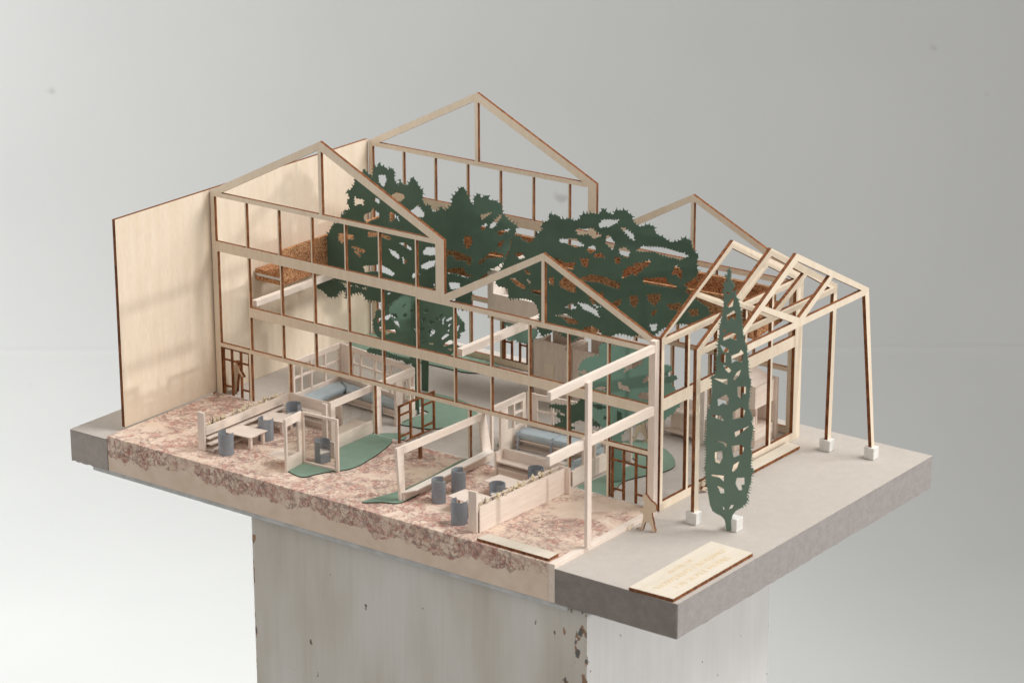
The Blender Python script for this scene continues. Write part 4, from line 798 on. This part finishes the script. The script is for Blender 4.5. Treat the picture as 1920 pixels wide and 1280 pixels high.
# slanted booth frame with counter
cb = thing('counter_booth', 'large slanted balsa window frame with a deep counter, in the middle of the terrace', 'booth', (38.5, -6.5, .42))
fp_ = AX(38.1)
panel('window_frame', fp_, [(-13.95, .42), (-14.45, 6.35), (.35, 6.0), (1.55, .42), (.1, .42), (-.02, .42)], [[(-13.2, 1.25), (-13.35, 5.5), (-.55, 5.3), (-.15, 1.55)]], .3, BALSAH, BALSAH, cb)
panel('window_pane', fp_, [(-13.15, 1.3), (-13.3, 5.45), (-.6, 5.25), (-.2, 1.6)], [], .05, GLASS, GLASS, cb)
MB().poly([(38.27, -13.8, 1.25), (39.45, -12.9, 1.55), (39.45, .2, 1.75), (38.27, .9, 1.65), (38.27, -13.8, 1.4), (39.45, -12.9, 1.68), (39.45, .2, 1.88), (38.27, .9, 1.8)],
          [(0, 3, 2, 1), (4, 5, 6, 7), (0, 1, 5, 4), (1, 2, 6, 5), (2, 3, 7, 6), (3, 0, 4, 7)]).build('counter', PAPERW, cb)
MB().box(38.27, 38.45, -13.7, .9, .42, 1.2).build('counter_support', BALSAH, cb)
# right pod
pd = thing('seating_pod', 'right balsa seating pod behind the facade, with lattice windows and a low planked side', 'pod', (43, 5, 0), 'balsa seating pods')
lw = AX(37.2)
panel('left_wall', lw, rect(2.6, 8.7, .02, 5.65), [[(5.45, 2.2), (6.5, 2.2), (6.5, 4.95), (5.45, 4.95)], rect(6.75, 8.1, 2.3, 3.7), rect(6.75, 8.1, 3.9, 4.9), [(2.9, .3), (4.2, .3), (4.2, 4.9), (2.9, 4.9)]], .3, BALSAH, BALSA, pd)
panel('left_pane', lw, rect(5.3, 8.3, 2.1, 5.1), [], .04, GLASS, GLASS, pd, off=-.2)
rb = Pl(37.4, 8.9, 12.6, 1.6)
lattice('lattice_wall', rb, 1.0, 12.7, 1.6, 5.6, [2.95, 5.2, 7.5, 9.8], pd, mid=3.7)
panel('corner_panel', rb, rect(0, .98, .02, 5.65), [], .27, BALSA, BALSA, pd)
panel('wall_base', rb, rect(1.0, 12.7, .02, 1.58), [], .25, BALSAX, BALSAX, pd)
rs = AX(49.3)
panel('planked_wall', rs, [(.5, .05), (7.0, .05), (7.0, 5.3), (6.5, 5.3), (6.5, 2.05), (4.75, 2.05), (4.75, 5.1), (4.4, 5.1), (4.4, 2.05), (2.9, 2.05), (2.9, 5.1), (2.5, 5.1), (2.5, 1.95), (.5, 1.8)], [], .3, BALSAH, BALSA, pd)
panel('side_pane', rs, rect(2.5, 6.5, 2.1, 5.0), [], .04, GLASS, GLASS, pd, off=-.22)
bn = thing('cushioned_bench', 'strapped pale blue bench cushion inside the right pod', 'bench', (43, 7, 0), 'blue cushioned benches')
MB().prism([(37.7, 6.5), (47.5, 7.2), (47.5, 9.0), (37.7, 8.2)], .02, .12).build('bench_floor', BALSAX, bn)
MB().prism([(37.7, 7.6), (47.5, 8.3), (47.5, 8.5), (37.7, 7.8)], .13, 1.0).build('bench_back', BALSAX, bn)
MB().prism([(37.7, 6.35), (47.5, 7.05), (47.5, 7.2), (37.7, 6.5)], .98, 1.12).build('bench_rail', BALSAX, bn)
cushion('cushion', [(37.6, 6.3), (47.4, 7.0), (47.2, 9.1), (37.5, 8.4)], 1.14, 2.0, bn, bv=.34)
cushion('cushion', [(47.45, .9), (49.0, .9), (49.0, 8.6), (47.45, 8.6)], 1.14, 1.8, bn)
box('bench_base', BALSAH, (47.5, 49.0, .9, 7.0, .02, 1.1), bn)
for x, dy in ((38.0, 0), (42.2, .3)):
    MB().box(x, x+.22, 6.12+dy, 6.22+dy, .05, 1.7).box(x, x+.22, 6.5+dy, 8.3+dy, 1.99, 2.03).build('strap', STRAP, bn)
MB().box(40.5, 47.2, .6, 3.4, .02, .09).build('x', GREY, bn).name = 'floor_mat'

# ------------------------------------------------------------------ plaques
def text(body, size, at, rot, parent, z):
    cu = bpy.data.curves.new('t', 'FONT'); cu.body = body; cu.size = size*S; cu.align_x = 'CENTER'; cu.extrude = .008*S; cu.space_character = 1.12;
    o = bpy.data.objects.new('t', cu); COL.objects.link(o); me = bpy.data.meshes.new_from_object(o.evaluated_get(bpy.context.evaluated_depsgraph_get())); bpy.data.objects.remove(o)
    me.transform(Matrix.Translation((at[0]*S, at[1]*S, z*S)) @ Matrix.Rotation(rot, 4, 'Z')); me.materials.clear(); me.materials.append(TEXT); me.name = 'engraved_text'
    return link('engraved_text', me, parent)
def plaque(name, pts, z0, th, label):
    t = thing('name_plaque', label, 'plaque', (sum(p[0] for p in pts)/4, sum(p[1] for p in pts)/4, z0), 'laser-cut plywood name plaques')
    panel('plate', None, pts, [], th, PLYF, BURN, t, flat=z0); return t
p = plaque('a', [(69.35, -17.95), (74.3, -17.75), (74.3, -3.85), (69.35, -3.7)], .02, .36, 'largest plywood plaque, lettered HOWDEN\'S CROSSING, at the near corner of the base')
text('MODEL OF', .75, (70.75, -10.8), R(90), p, .395); text("'HOWDEN'S CROSSING'", 1.02, (72.0, -10.8), R(90), p, .395); text('1:30 SCALE MODEL', 1.02, (73.3, -10.8), R(90), p, .395)
p = plaque('b', [(50.8, -17.5), (59.6, -17.5), (59.55, -15.85), (51.0, -15.85)], .41, .3, 'narrow plywood plaque on the terrace edge in front of the right planter')
p = plaque('c', [(60.7, 14.5), (62.3, 14.3), (62.35, 24.4), (60.75, 24.6)], .02, .34, 'narrow plywood plaque on the grey base against the end facade sill')
